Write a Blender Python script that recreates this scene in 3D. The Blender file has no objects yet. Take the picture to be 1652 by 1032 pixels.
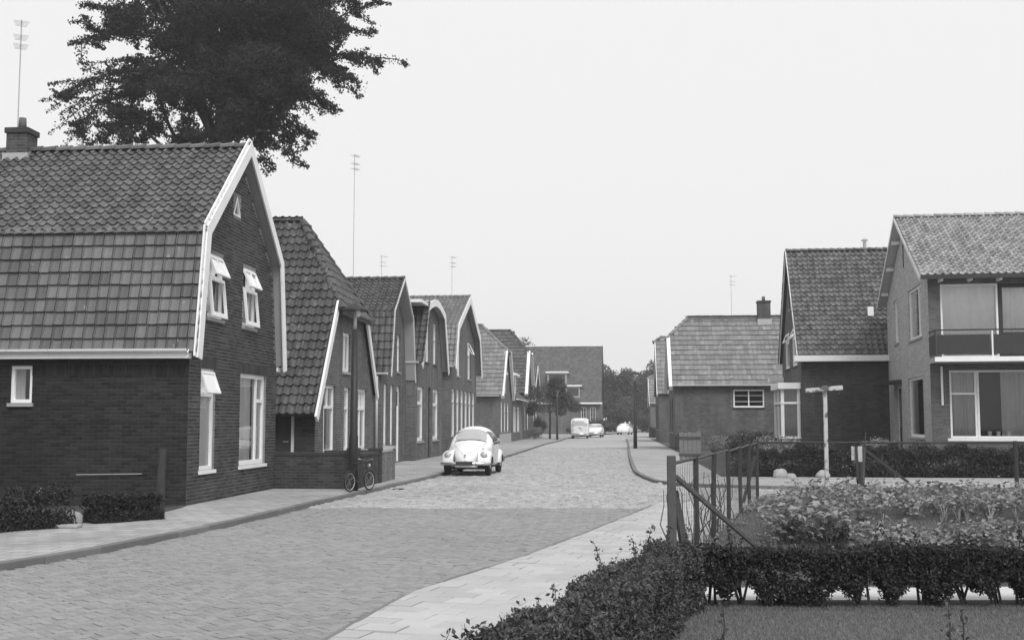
import bpy, math, random
import numpy as np
from mathutils import Vector, Matrix
from mathutils.geometry import tessellate_polygon
R = math.radians
random.seed(7)
rng = np.random.default_rng(7)
S = bpy.context.scene
COL = S.collection

# ------------------------------------------------------------------ camera
F, EYE = 1900.0, 1.6                      # focal length in photo pixels (photo 1652 x 1032), eye height
TILT = math.atan((680 - 516) / F)
cd = bpy.data.cameras.new('camera'); cam = bpy.data.objects.new('camera', cd); COL.objects.link(cam)
cd.sensor_width = 36; cd.lens = 36 * F / 1652; cd.clip_end = 4000; cd.clip_start = .1
cam.location = (0, 0, EYE); cam.rotation_euler = (R(90) + TILT, 0, 0)
S.camera = cam
# ------------------------------------------------------------------ sky and sun
SUN_EL, SUN_AZ = R(50), R(160)            # azimuth clockwise from +Y: behind the camera, a little right
SKY_STRENGTH, CLOUD = .1, 9.95
w = bpy.data.worlds.new('World'); S.world = w; w.use_nodes = True
nt = w.node_tree; nt.nodes.clear()
sky = nt.nodes.new('ShaderNodeTexSky'); sky.sky_type = 'NISHITA'; sky.sun_disc = False
sky.sun_elevation = SUN_EL; sky.sun_rotation = SUN_AZ; sky.air_density = 1; sky.dust_density = 3
bw = nt.nodes.new('ShaderNodeRGBToBW'); mx = nt.nodes.new('ShaderNodeMix'); mx.data_type = 'RGBA'
mx.inputs[0].default_value = .9; mx.inputs[7].default_value = (CLOUD, CLOUD, CLOUD, 1)
bgn = nt.nodes.new('ShaderNodeBackground'); bgn.inputs[1].default_value = SKY_STRENGTH
wo = nt.nodes.new('ShaderNodeOutputWorld')
nt.links.new(sky.outputs[0], bw.inputs[0]); nt.links.new(bw.outputs[0], mx.inputs[6])
nt.links.new(mx.outputs[2], bgn.inputs[0]); nt.links.new(bgn.outputs[0], wo.inputs[0])
sd = bpy.data.lights.new('sun', 'SUN'); sd.energy = 2.4; sd.angle = R(26); sd.color = (1, 1, 1)
sun = bpy.data.objects.new('sun', sd); COL.objects.link(sun)
sv = Vector((math.sin(SUN_AZ) * math.cos(SUN_EL), math.cos(SUN_AZ) * math.cos(SUN_EL), math.sin(SUN_EL)))
sun.rotation_euler = sv.to_track_quat('Z', 'Y').to_euler(); sun.location = (0, 0, 60)
S.view_settings.view_transform = 'Standard'; S.view_settings.look = 'None'
S.view_settings.exposure = 0; S.view_settings.gamma = 1
S.render.engine = 'CYCLES'

# ------------------------------------------------------------------ pixel helpers (photo pixels -> directions)
_fw = Vector((0, math.cos(TILT), math.sin(TILT))); _up = Vector((0, -math.sin(TILT), math.cos(TILT)))
def ray(x, y): return Vector((1, 0, 0)) * ((x - 826) / F) + _fw - _up * ((y - 516) / F)
def G(x, y, z=0.0):
    d = ray(x, y); k = (z - EYE) / d.z
    return Vector((d.x * k, d.y * k, z))
def AT(x, y, Y):
    d = ray(x, y); k = Y / d.y
    return Vector((d.x * k, Y, EYE + d.z * k))
K = .085                                   # street direction
SL = math.hypot(K, 1)
def ST(s, t, z=0.0):                       # s metres along the street, t metres from the left facade line towards the street
    return Vector((-7.8 + (s * K + t) / SL, (s - t * K) / SL, z))
ROT_L = math.atan2(1, K)

# ------------------------------------------------------------------ materials (a black and white place: greys)
MATS = {}
def _base(name):
    m = bpy.data.materials.new(name); m.use_nodes = True
    n = m.node_tree.nodes; b = n['Principled BSDF']; return m, n, m.node_tree.links, b
def _math(n, l, op, a, b=None, c=None):
    q = n.new('ShaderNodeMath'); q.operation = op
    for i, v in enumerate((a, b, c)):
        if v is None: continue
        if isinstance(v, (int, float)): q.inputs[i].default_value = v
        else: l.new(v, q.inputs[i])
    return q.outputs[0]
def grey(name, v, var=.15, scale=6, rough=.75, piece=0, bump=.0, bscale=60, stretch=None, spec=.3, metal=0, detail=6, wear=None, coat=0, macro=None, joints=None):
    """grey v with noise variation; piece = amount of variation from piece to piece; wear=(grey, scale, threshold) blotches"""
    m, n, l, b = _base(name)
    tc = n.new('ShaderNodeTexCoord'); src = tc.outputs['Object']
    if piece: src = n.new('ShaderNodeNewGeometry').outputs['Position']
    if stretch:
        mp = n.new('ShaderNodeMapping'); mp.inputs['Scale'].default_value = stretch; l.new(src, mp.inputs[0]); src = mp.outputs[0]
    no = n.new('ShaderNodeTexNoise'); no.inputs['Scale'].default_value = scale; no.inputs['Detail'].default_value = detail
    no.inputs['Roughness'].default_value = .65; l.new(src, no.inputs[0])
    f = _math(n, l, 'MULTIPLY_ADD', no.outputs[0], 2 * var, 1 - var)
    if piece:
        oi = n.new('ShaderNodeObjectInfo'); ge = n.new('ShaderNodeNewGeometry')
        fr = _math(n, l, 'FRACT', _math(n, l, 'ADD', oi.outputs['Random'], ge.outputs['Random Per Island']))
        f = _math(n, l, 'MULTIPLY', f, _math(n, l, 'MULTIPLY_ADD', fr, 2 * piece, 1 - piece))
    if joints:                                                      # (size, strength) fine slab joints laid along the street
        ps = n.new('ShaderNodeNewGeometry').outputs['Position']; mp = n.new('ShaderNodeMapping'); mp.inputs['Rotation'].default_value = (0, 0, R(4.9)); l.new(ps, mp.inputs[0])
        bt = n.new('ShaderNodeTexBrick'); bt.inputs['Scale'].default_value = 1; bt.inputs['Brick Width'].default_value = joints[0]; bt.inputs['Row Height'].default_value = joints[0]; bt.inputs['Mortar Size'].default_value = .012; bt.inputs['Mortar Smooth'].default_value = .4
        bt.inputs['Color1'].default_value = (.85,) * 3 + (1,); bt.inputs['Color2'].default_value = (1.1,) * 3 + (1,); bt.inputs['Mortar'].default_value = (1 - joints[1],) * 3 + (1,); l.new(mp.outputs[0], bt.inputs[0])
        rb = n.new('ShaderNodeRGBToBW'); l.new(bt.outputs[0], rb.inputs[0]); f = _math(n, l, 'MULTIPLY', f, rb.outputs[0])
    if macro:
        ps = n.new('ShaderNodeNewGeometry').outputs['Position']; nm = n.new('ShaderNodeTexNoise'); nm.inputs['Scale'].default_value = macro[0]; nm.inputs['Detail'].default_value = 5; nm.inputs['Roughness'].default_value = .6; l.new(ps, nm.inputs[0])
        f = _math(n, l, 'MULTIPLY', f, _math(n, l, 'MULTIPLY_ADD', nm.outputs[0], 2 * macro[1], 1 - macro[1]))
    val = _math(n, l, 'MULTIPLY', f, v)
    if wear:
        n2 = n.new('ShaderNodeTexNoise'); n2.inputs['Scale'].default_value = wear[1]; n2.inputs['Detail'].default_value = 5; l.new(src, n2.inputs[0])
        mr = n.new('ShaderNodeMapRange'); mr.inputs[1].default_value = wear[2]; mr.inputs[2].default_value = wear[2] + .08; l.new(n2.outputs[0], mr.inputs[0])
        mm = n.new('ShaderNodeMix'); l.new(mr.outputs[0], mm.inputs[0]); l.new(val, mm.inputs[2]); mm.inputs[3].default_value = wear[0]; val = mm.outputs[0]
    l.new(val, b.inputs['Base Color'])
    b.inputs['Roughness'].default_value = rough; b.inputs['Specular IOR Level'].default_value = spec; b.inputs['Metallic'].default_value = metal
    if coat: b.inputs['Coat Weight'].default_value = coat; b.inputs['Coat Roughness'].default_value = .15
    if bump:
        n3 = n.new('ShaderNodeTexNoise'); n3.inputs['Scale'].default_value = bscale; n3.inputs['Detail'].default_value = 4; l.new(src, n3.inputs[0])
        bp = n.new('ShaderNodeBump'); bp.inputs['Strength'].default_value = bump; bp.inputs['Distance'].default_value = .02
        l.new(n3.outputs[0], bp.inputs['Height']); l.new(bp.outputs[0], b.inputs['Normal'])
    MATS[name] = m; return m
def brick(name, v, mortar, var=.3, patch=.25, bw_=.22, rh=.067, ms=.011, pscale=.7, streak=1.2):
    m, n, l, b = _base(name)
    uv = n.new('ShaderNodeUVMap'); uv.uv_map = 'UVMap'
    nw = n.new('ShaderNodeTexNoise'); nw.inputs['Scale'].default_value = 3; l.new(uv.outputs[0], nw.inputs[0])
    br = n.new('ShaderNodeTexBrick'); br.inputs['Scale'].default_value = 1; br.inputs['Brick Width'].default_value = bw_
    br.inputs['Row Height'].default_value = rh; br.inputs['Mortar Size'].default_value = ms; br.inputs['Mortar Smooth'].default_value = .3; br.inputs['Bias'].default_value = -.2
    br.inputs['Color1'].default_value = (v * (1 - var),) * 3 + (1,); br.inputs['Color2'].default_value = (v * (1 + var),) * 3 + (1,)
    br.inputs['Mortar'].default_value = (mortar,) * 3 + (1,); l.new(uv.outputs[0], br.inputs[0])
    no = n.new('ShaderNodeTexNoise'); no.inputs['Scale'].default_value = pscale; no.inputs['Detail'].default_value = 7; no.inputs['Roughness'].default_value = .7; l.new(uv.outputs[0], no.inputs[0])
    n2 = n.new('ShaderNodeTexNoise'); n2.inputs['Scale'].default_value = 25; n2.inputs['Detail'].default_value = 3; l.new(uv.outputs[0], n2.inputs[0])
    f = _math(n, l, 'MULTIPLY', _math(n, l, 'MULTIPLY_ADD', no.outputs[0], 4 * patch, 1 - 2 * patch), _math(n, l, 'MULTIPLY_ADD', n2.outputs[0], .7, .65))
    mp = n.new('ShaderNodeMapping'); mp.inputs['Scale'].default_value = (2.6, .35, 1); l.new(uv.outputs[0], mp.inputs[0])
    ns_ = n.new('ShaderNodeTexNoise'); ns_.inputs['Scale'].default_value = 1; ns_.inputs['Detail'].default_value = 5; l.new(mp.outputs[0], ns_.inputs[0])
    f = _math(n, l, 'MULTIPLY', f, _math(n, l, 'MULTIPLY_ADD', ns_.outputs[0], streak, 1 - streak / 2))
    rg = n.new('ShaderNodeRGBToBW'); l.new(br.outputs[0], rg.inputs[0])
    l.new(_math(n, l, 'MULTIPLY', f, rg.outputs[0]), b.inputs['Base Color'])
    b.inputs['Roughness'].default_value = .9; b.inputs['Specular IOR Level'].default_value = .2
    bp = n.new('ShaderNodeBump'); bp.inputs['Strength'].default_value = .6; bp.inputs['Distance'].default_value = .012; bp.invert = True
    l.new(_math(n, l, 'ADD', br.outputs['Fac'], _math(n, l, 'MULTIPLY', n2.outputs[0], -.4)), bp.inputs['Height']); l.new(bp.outputs[0], b.inputs['Normal'])
    MATS[name] = m; return m
def glass(name, tint=.8):
    m, n, l, b = _base(name); n.remove(b)
    tr = n.new('ShaderNodeBsdfTransparent'); tr.inputs[0].default_value = (tint, tint, tint, 1)
    gl = n.new('ShaderNodeBsdfGlossy'); gl.inputs['Roughness'].default_value = .03; gl.inputs[0].default_value = (1, 1, 1, 1)
    fr = n.new('ShaderNodeFresnel'); fr.inputs[0].default_value = 1.55
    mi = n.new('ShaderNodeMixShader'); l.new(fr.outputs[0], mi.inputs[0]); l.new(tr.outputs[0], mi.inputs[1]); l.new(gl.outputs[0], mi.inputs[2])
    l.new(mi.outputs[0], n['Material Output'].inputs[0]); MATS[name] = m; return m
def foliage(name, v, var=.45, rough=.6, trans=.25):
    m, n, l, b = _base(name)
    ge = n.new('ShaderNodeNewGeometry'); oi = n.new('ShaderNodeObjectInfo')
    fr = _math(n, l, 'FRACT', _math(n, l, 'ADD', ge.outputs['Random Per Island'], oi.outputs['Random']))
    f = _math(n, l, 'MULTIPLY_ADD', fr, 2 * var, 1 - var)
    val = _math(n, l, 'MULTIPLY', f, v); l.new(val, b.inputs['Base Color'])
    b.inputs['Roughness'].default_value = rough; b.inputs['Specular IOR Level'].default_value = .25
    if trans:
        tl = n.new('ShaderNodeBsdfTranslucent'); l.new(val, tl.inputs[0])
        mi = n.new('ShaderNodeMixShader'); mi.inputs[0].default_value = trans
        l.new(b.outputs[0], mi.inputs[1]); l.new(tl.outputs[0], mi.inputs[2]); l.new(mi.outputs[0], n['Material Output'].inputs[0])
    MATS[name] = m; return m

white = grey('white_paint', .84, .1, 6, .45, bump=.1, wear=(.5, 7, .68), macro=(1.2, .12))
cream = grey('cream_paint', .62, .08, 3, .5)
greyboard = grey('grey_boards', .33, .12, 4, .7, stretch=(1, 1, 1), bump=.1)
darkwood = grey('dark_wood', .045, .3, 8, .7, bump=.3, bscale=30)
greywood = grey('weathered_wood', .085, .45, 9, .85, bump=.5, bscale=25, stretch=(3, 3, .6))
pale_planks = grey('pale_planks', .2, .35, 9, .85, bump=.4, bscale=25)
flakywood = grey('flaking_white_wood', .52, .2, 8, .8, bump=.5, bscale=25, wear=(.12, 7, .53))
curtain_m = grey('net_curtain', .8, .12, 3, .9)
curtain_g = grey('grey_curtain', .4, .2, 3, .9)
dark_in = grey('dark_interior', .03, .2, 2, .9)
iron = grey('dark_iron', .03, .3, 10, .5)
lampwhite = grey('opal_glass', .75, .03, 2, .3)
zinc = grey('zinc', .45, .2, 5, .5, metal=.2)
glass('window_glass', .97)
stone_light = grey('pale_stone', .34, .35, 9, .9, bump=.5, bscale=20)
concrete = grey('concrete', .42, .22, 2.5, .9, bump=.3, bscale=60)
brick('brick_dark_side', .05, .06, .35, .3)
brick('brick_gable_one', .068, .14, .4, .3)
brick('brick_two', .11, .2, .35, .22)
brick('brick_three', .12, .17, .3, .25)
brick('brick_four', .135, .18, .3, .25)
brick('brick_five', .145, .17, .25, .2)
brick('brick_far', .145, .17, .25, .3)
brick('brick_right_low', .11, .15, .3, .35)
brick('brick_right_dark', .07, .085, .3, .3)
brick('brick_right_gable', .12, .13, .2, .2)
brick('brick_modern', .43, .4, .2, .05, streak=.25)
brick('brick_modern_front', .13, .15, .25, .2, streak=.5)  # front wall's shade against the brighter gable is put into the colour
brick('brick_low_wall', .06, .08, .35, .4)
brick('brick_pale_panel', .2, .22, .2, .3)
brick('chimney_brick', .09, .12, .3, .3)
tile_one = grey('roof_tile_one', .115, .25, 9, .45, piece=.3, bump=.3, bscale=40, wear=(.24, 6, .66), spec=.5, macro=(.9, .35))
tile_dark = grey('roof_tile_dark', .06, .3, 9, .45, piece=.35, bump=.3, bscale=40, wear=(.17, 4, .62), spec=.5, macro=(.7, .35))
tile_mid = grey('roof_tile_mid', .085, .3, 4, .6, piece=.3, wear=(.2, 5, .68))
tile_pale = grey('roof_tile_pale', .2, .3, 3, .65, piece=.2, wear=(.34, 3, .62))
tile_r3 = grey('roof_tile_mottled', .12, .35, 6, .55, piece=.35, wear=(.38, 7, .66))
tile_r4 = grey('roof_tile_bright', .29, .35, 8, .4, piece=.32, spec=.6)
tile_end = grey('roof_tile_end', .11, .3, 3, .7, piece=.25)
deck_m = grey('roof_deck', .05, .2, 3, .9)
joint = grey('sand_joint', .2, .3, 20, 1)
paver = grey('clinker_brick', .25, .12, 5, .8, piece=.12, bump=.3, bscale=80, macro=(.35, .16))
cobble = grey('cobble_stone', .345, .16, 6, .85, piece=.17, bump=.35, bscale=70, macro=(.3, .25))
farroad = grey('far_road', .37, .2, 5, .9, bump=.5, bscale=9, macro=(.25, .25))
slab = grey('paving_slab', .41, .12, 4, .85, piece=.08, macro=(.7, .16), bump=.15, bscale=90)
slabbase = grey('slab_joint_sand', .34, .3, 15, 1)
footway = grey('footway_slabs', .34, .2, 7, .9, bump=.3, bscale=30, macro=(.6, .4), joints=(.3, .45))
footway_r = grey('footway_right', .35, .16, 6, .9, bump=.2, bscale=30, macro=(.5, .3), joints=(.3, .3))
kerb_m = grey('kerb_stone', .17, .2, 4, .85, piece=.15, bump=.4, bscale=50)
soil = grey('soil', .06, .4, 6, 1, bump=.8, bscale=25)
ground_m = grey('ground_grass', .07, .35, 3, 1, bump=.6, bscale=20)
lawn_m = grey('lawn', .16, .3, 12, 1, bump=.6, bscale=60)
sand = grey('pale_sand', .55, .15, 5, 1, bump=.3, bscale=40)
bark = grey('bark', .05, .4, 8, .95, bump=.8, bscale=20)
foliage('beech_leaf', .028, .5, trans=.2)
foliage('hedge_leaf', .085, .6, .5, .2)
foliage('dark_hedge_leaf', .042, .5, .6, .15)
foliage('potato_leaf', .26, .45, .55, .3)
foliage('pale_leaf', .28, .4, .6, .3)
foliage('shrub_leaf', .07, .6, .6, .25)
foliage('far_leaf', .1, .4, .7, .2)
foliage('grass_blade', .2, .4, .7, .3)
carwhite = grey('car_paint_white', .76, .03, 2, .42, spec=.35)
cargrey = grey('car_paint_grey', .42, .03, 2, .3, spec=.5, coat=.5)
carglass = grey('car_glass', .42, .12, 2, .12, spec=.6)  # pale base colour carries the sky reflected in the windscreens
carglass_d = grey('car_glass_dark', .06, .1, 2, .1, spec=.7)
chrome = grey('chrome', .65, .05, 2, .2, metal=1)
rubber = grey('rubber', .025, .2, 9, .9)
under = grey('car_underside', .02, .2, 4, .9)
plate_m = grey('number_plate', .05, .1, 4, .6)

# ------------------------------------------------------------------ mesh helpers
class MB:
    def __init__(s): s.v = []; s.f = []; s.uv = {}
    def add(s, pts, faces):
        o = len(s.v); s.v += [tuple(p) for p in pts]; s.f += [tuple(i + o for i in q) for q in faces]; return s
    def poly(s, pts, uvs=None):
        o = len(s.v); s.v += [tuple(p) for p in pts]; s.f.append(tuple(range(o, o + len(pts))))
        if uvs: s.uv[len(s.f) - 1] = uvs
        return s
    def box(s, x0, x1, y0, y1, z0, z1):
        return s.add([(x0, y0, z0), (x1, y0, z0), (x1, y1, z0), (x0, y1, z0), (x0, y0, z1), (x1, y0, z1), (x1, y1, z1), (x0, y1, z1)],
                     [(0, 3, 2, 1), (4, 5, 6, 7), (0, 1, 5, 4), (1, 2, 6, 5), (2, 3, 7, 6), (3, 0, 4, 7)])
    def obox(s, o, u, v, n, u0, u1, v0, v1, n0, n1):
        p = [o + u * a + v * b + n * c for c in (n0, n1) for b, a in ((v0, u0), (v0, u1), (v1, u1), (v1, u0))]
        return s.add(p, [(0, 3, 2, 1), (4, 5, 6, 7), (0, 1, 5, 4), (1, 2, 6, 5), (2, 3, 7, 6), (3, 0, 4, 7)])
    def bar(s, a, b, w_, h_, up=Vector((0, 0, 1))):
        a = Vector(a); b = Vector(b); d = (b - a); L = d.length; d /= L
        if abs(d.dot(up)) > .95: up = Vector((0, 1, 0))
        x = d.cross(up).normalized(); y = x.cross(d)
        return s.obox(a, x, y, d, -w_ / 2, w_ / 2, -h_ / 2, h_ / 2, 0, L)
    def tube(s, pts, rad, n=8, cap=True):
        pts = [Vector(p) for p in pts]
        if not hasattr(rad, '__len__'): rad = [rad] * len(pts)
        rings = []; px = None
        for i, p in enumerate(pts):
            d = (pts[min(i + 1, len(pts) - 1)] - pts[max(i - 1, 0)]).normalized()
            if px is None: px = d.orthogonal().normalized()
            px = (px - d * px.dot(d)); px = px.normalized() if px.length > 1e-5 else d.orthogonal().normalized()
            py = d.cross(px); o = len(s.v)
            for k in range(n):
                a = 2 * math.pi * k / n; s.v.append(tuple(p + (px * math.cos(a) + py * math.sin(a)) * rad[i]))
            rings.append(o)
        for a, b in zip(rings, rings[1:]):
            for k in range(n): s.f.append((a + k, a + (k + 1) % n, b + (k + 1) % n, b + k))
        if cap:
            s.f.append(tuple(rings[0] + k for k in reversed(range(n)))); s.f.append(tuple(rings[-1] + k for k in range(n)))
        return s
    def lathe(s, prof, n=16, o=(0, 0, 0), axis='z'):
        b = len(s.v)
        for r, z in prof:
            for k in range(n):
                a = 2 * math.pi * k / n; q = (r * math.cos(a), r * math.sin(a), z)
                if axis == 'x': q = (q[2], q[0], q[1])
                if axis == 'y': q = (q[0], q[2], q[1])
                s.v.append((q[0] + o[0], q[1] + o[1], q[2] + o[2]))
        for i in range(len(prof) - 1):
            for k in range(n): s.f.append((b + i * n + k, b + i * n + (k + 1) % n, b + (i + 1) * n + (k + 1) % n, b + (i + 1) * n + k))
        return s
    def prism(s, pts, vec):
        vec = Vector(vec); n = len(pts); a = [Vector(p) for p in pts]; b = [p + vec for p in a]
        o = len(s.v); s.v += [tuple(p) for p in a + b]
        s.f.append(tuple(o + k for k in reversed(range(n)))); s.f.append(tuple(o + n + k for k in range(n)))
        for k in range(n): s.f.append((o + k, o + (k + 1) % n, o + n + (k + 1) % n, o + n + k))
        return s
    def mesh(s, name, smooth=False):
        me = bpy.data.meshes.new(name); me.from_pydata(s.v, [], s.f)
        if s.uv:
            ul = me.uv_layers.new(name='UVMap')
            for fi, uvs in s.uv.items():
                p = me.polygons[fi]
                for li, q in zip(p.loop_indices, uvs): ul.data[li].uv = q
        if smooth: me.polygons.foreach_set('use_smooth', [True] * len(me.polygons))
        me.update(); return me
    def build(s, name, mat, parent=None, smooth=False, bevel=0):
        ob = bpy.data.objects.new(name, s.mesh(name, smooth)); COL.objects.link(ob)
        ob.data.materials.append(MATS[mat] if isinstance(mat, str) else mat)
        if parent: ob.parent = parent
        if bevel:
            b = ob.modifiers.new('bevel', 'BEVEL'); b.width = bevel; b.segments = 2; b.limit_method = 'ANGLE'
        return ob
def np_mesh(name, V, Fq):
    me = bpy.data.meshes.new(name); V = np.asarray(V, np.float32); Fq = np.asarray(Fq, np.int32); k = Fq.shape[1]
    me.vertices.add(len(V)); me.vertices.foreach_set('co', V.ravel())
    me.loops.add(Fq.size); me.loops.foreach_set('vertex_index', Fq.ravel())
    me.polygons.add(len(Fq)); me.polygons.foreach_set('loop_start', np.arange(0, Fq.size, k, dtype=np.int32))
    me.update(calc_edges=True); me.validate(); me.shade_flat(); return me
def link_mesh(name, me, mat, parent=None):
    ob = bpy.data.objects.new(name, me); COL.objects.link(ob)
    if not me.materials: me.materials.append(MATS[mat] if isinstance(mat, str) else mat)
    if parent: ob.parent = parent
    return ob
def tag(o, label=None, cat=None, group=None, kind=None):
    if label: o['label'] = label
    if cat: o['category'] = cat
    if group: o['group'] = group
    if kind: o['kind'] = kind
    return o
def empty(name, loc, rz, label, cat, group=None):
    o = bpy.data.objects.new(name, None); COL.objects.link(o); o.location = loc; o.rotation_euler = (0, 0, rz); o.empty_display_size = .2
    return tag(o, label, cat, group)
def copy_tree(o, parent=None):
    c = o.copy(); COL.objects.link(c); c.parent = parent
    for ch in o.children: copy_tree(ch, c)
    return c
def sheet(name, pts, z, mat, kind='structure'):
    P = [Vector((p[0], p[1], z)) for p in pts]; m = MB(); o = len(m.v); m.v = [tuple(p) for p in P]
    for t in tessellate_polygon([P]): m.f.append(tuple(t))
    me = m.mesh(name)
    ob = link_mesh(name, me, mat)
    for p in me.polygons:
        if p.normal.z < 0: p.flip()
    ob['kind'] = kind; return ob
def inside(poly, x, y):
    r = False; j = len(poly) - 1
    for i in range(len(poly)):
        xi, yi = poly[i][0], poly[i][1]; xj, yj = poly[j][0], poly[j][1]
        if (yi > y) != (yj > y) and x < (xj - xi) * (y - yi) / (yj - yi) + xi: r = not r
        j = i
    return r
def inside_np(poly, X, Y):
    r = np.zeros(X.shape, bool); j = len(poly) - 1
    for i in range(len(poly)):
        xi, yi = poly[i][0], poly[i][1]; xj, yj = poly[j][0], poly[j][1]
        c = ((yi > Y) != (yj > Y)) & (X < (xj - xi) * (Y - yi) / (yj - yi + 1e-12) + xi); r ^= c; j = i
    return r
def instances(me_src, mats, name, mat, parent=None):
    """join copies of a small mesh at the given 4x4 matrices into one mesh"""
    n = len(me_src.vertices); v = np.empty(n * 3); me_src.vertices.foreach_get('co', v); v = np.c_[v.reshape(-1, 3), np.ones(n)]
    F4 = np.array([list(p.vertices) for p in me_src.polygons]); M = np.array([np.array(m) for m in mats])
    V = np.einsum('kij,nj->kni', M, v)[:, :, :3].reshape(-1, 3)
    Fq = (F4[None] + (np.arange(len(M)) * n)[:, None, None]).reshape(-1, F4.shape[1])
    return link_mesh(name, np_mesh(name, V, Fq), mat, parent)

# ------------------------------------------------------------------ leaves
def leaf_arrays(P, size, nb=(0, 0, 0), nbw=0.0, width=.55, r=rng):
    n = len(P); size = np.broadcast_to(size, (n,))[:, None]
    d = r.normal(size=(n, 3)); nrm = r.normal(size=(n, 3)); nrm /= np.linalg.norm(nrm, axis=1)[:, None]
    nrm = nrm * (1 - nbw) + np.asarray(nb, float) * nbw; nrm /= np.linalg.norm(nrm, axis=1)[:, None] + 1e-9
    d -= nrm * (d * nrm).sum(1)[:, None]; d /= np.linalg.norm(d, axis=1)[:, None] + 1e-9
    sd_ = np.cross(nrm, d)
    a = P - d * size * .5; c = P + d * size * .5
    b = P + sd_ * size * width * .5 + nrm * size * .12; e = P - sd_ * size * width * .5 + nrm * size * .12
    V = np.stack([a, b, c, e], 1).reshape(-1, 3); i = np.arange(n)[:, None] * 4
    Fq = np.concatenate([i + [0, 1, 2], i + [0, 2, 3]], 1).reshape(-1, 3)
    return V, Fq
def leaves(name, P, size, mat, parent=None, **k):
    V, Fq = leaf_arrays(np.asarray(P, float), size, **k)
    return link_mesh(name, np_mesh(name, V, Fq), mat, parent)
def blob(n, c, rad, shell=.55, r=rng):
    d = r.normal(size=(n, 3)); d /= np.linalg.norm(d, axis=1)[:, None]
    q = (shell + (1 - shell) * r.random(n) ** .6)[:, None]
    return np.asarray(c) + d * q * np.asarray(rad)

# ================================================================== GROUND AND STREET
sheet('ground', [(-900, -200), (900, -200), (900, 1500), (-900, 1500)], -.06, ground_m)
kerbL = [Vector((-8.6, 4, 0)), G(-160, 930, .08), G(0, 908, .08), G(150, 884, .08), G(300, 855, .08), G(400, 834, .08), G(500, 810, .08), G(560, 797, .08), G(632, 781, .08), G(700, 766, .08)]
kerbL = [Vector((p.x, p.y, 0)) for p in kerbL] + [ST(49, 3.05), ST(65, 3.1), ST(84, 3.1), Vector((4.15, 99, 0)), Vector((5.0, 110, 0)), Vector((6.0, 118, 0)), Vector((7.4, 126, 0)),
        Vector((9.6, 138, 0)), Vector((12.4, 152, 0)), Vector((16, 170, 0)), Vector((22, 195, 0)), Vector((34, 230, 0))]
edgeR = [G(380, 1120), G(520, 1032), G(600, 986), G(660, 955), G(740, 930), G(834, 900), G(929, 865), G(1030, 824), G(1062, 811)]
kerbR = [Vector((7.6, 27.9, 0)), Vector((5.2, 28.7, 0)), Vector((4.2, 29.6, 0)), Vector((3.75, 31.2, 0)), Vector((3.7, 34, 0)), ST(38, 8.42), ST(43, 8.42), ST(57, 8.5), ST(75, 8.7), ST(88, 8.85), ST(108, 8.95), Vector((11.3, 112.5, 0)), Vector((12.2, 114, 0)), Vector((14, 114.6, 0))]
farR = [Vector((40, 112, 0)), Vector((40, 118, 0)), Vector((14.6, 119.5, 0)), Vector((14.4, 124, 0)), Vector((16.5, 140, 0)), Vector((19.5, 155, 0)), Vector((24, 175, 0)), Vector((31, 200, 0)), Vector((44, 232, 0))]
sideN = [Vector((5.0, 23.1, 0)), Vector((14, 22.4, 0)), Vector((40, 19, 0))]
sideF = [Vector((40, 24.5, 0)), Vector((14, 27.2, 0))]
road_poly = kerbL + farR[::-1] + kerbR[::-1] + sideF[::-1] + sideN[::-1] + edgeR[::-1]
sheet('road', road_poly, -.012, joint)
CUT = 22.2                                 # transverse line: clinkers before it, cobbles behind it
near_poly = [p for p in kerbL if p.y < CUT] + [Vector((-3.75, CUT, 0)), Vector((2.45, CUT, 0))] + [p for p in edgeR[::-1] if p.y < CUT]
far_start = 74
def ex(poly, y):
    for a, b in zip(poly, poly[1:]):
        if a.y <= y <= b.y: return a.x + (b.x - a.x) * (y - a.y) / (b.y - a.y)
sheet('road', [(ex(kerbL, far_start), far_start)] + [p for p in kerbL if p.y > far_start] + farR[::-1] + [p for p in kerbR[::-1] if p.y > far_start] + [(ex(kerbR, far_start), far_start)], -.004, farroad)
sheet('road', [(9, 22.9), (40, 19), (40, 24.5), (9, 27.6)], -.004, farroad)
# herringbone clinkers
bm_ = MB(); a, b, h = .0765, .0373, .03
bm_.add([(-a, -b, -h), (a, -b, -h), (a, b, -h), (-a, b, -h), (-a, -b, -.004), (a, -b, -.004), (a, b, -.004), (-a, b, -.004),
         (-a + .006, -b + .006, 0), (a - .006, -b + .006, 0), (a - .006, b - .006, 0), (-a + .006, b - .006, 0)],
        [(0, 1, 5, 4), (1, 2, 6, 5), (2, 3, 7, 6), (3, 0, 4, 7), (4, 5, 9, 8), (5, 6, 10, 9), (6, 7, 11, 10), (7, 4, 8, 11), (8, 9, 10, 11)])
brick_me = bm_.mesh('paving_brick')
brick_me.materials.append(paver)
base = ST(10, 4); c45, s45 = math.cos(ROT_L + R(45)), math.sin(ROT_L + R(45))
bricks = []
for i in range(-200, 201):
    for j in range(-200, 201):
        c = (i + j) % 4
        if c == 0: x, y, v = (i + 1) * .08, (j + .5) * .08, False
        elif c == 2: x, y, v = (i + .5) * .08, (j + 1) * .08, True
        else: continue
        X, Y = base.x + x * c45 - y * s45, base.y + x * s45 + y * c45
        if 7.6 < Y < CUT - .1 + .09 * math.sin(X * 1.9) + .06 * math.sin(X * 5.3) + random.gauss(0, .035) and inside(near_poly, X, Y):
            bricks.append((X, Y, v))
bricks.sort(key=lambda q: q[1])
bm_mats = []
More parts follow.
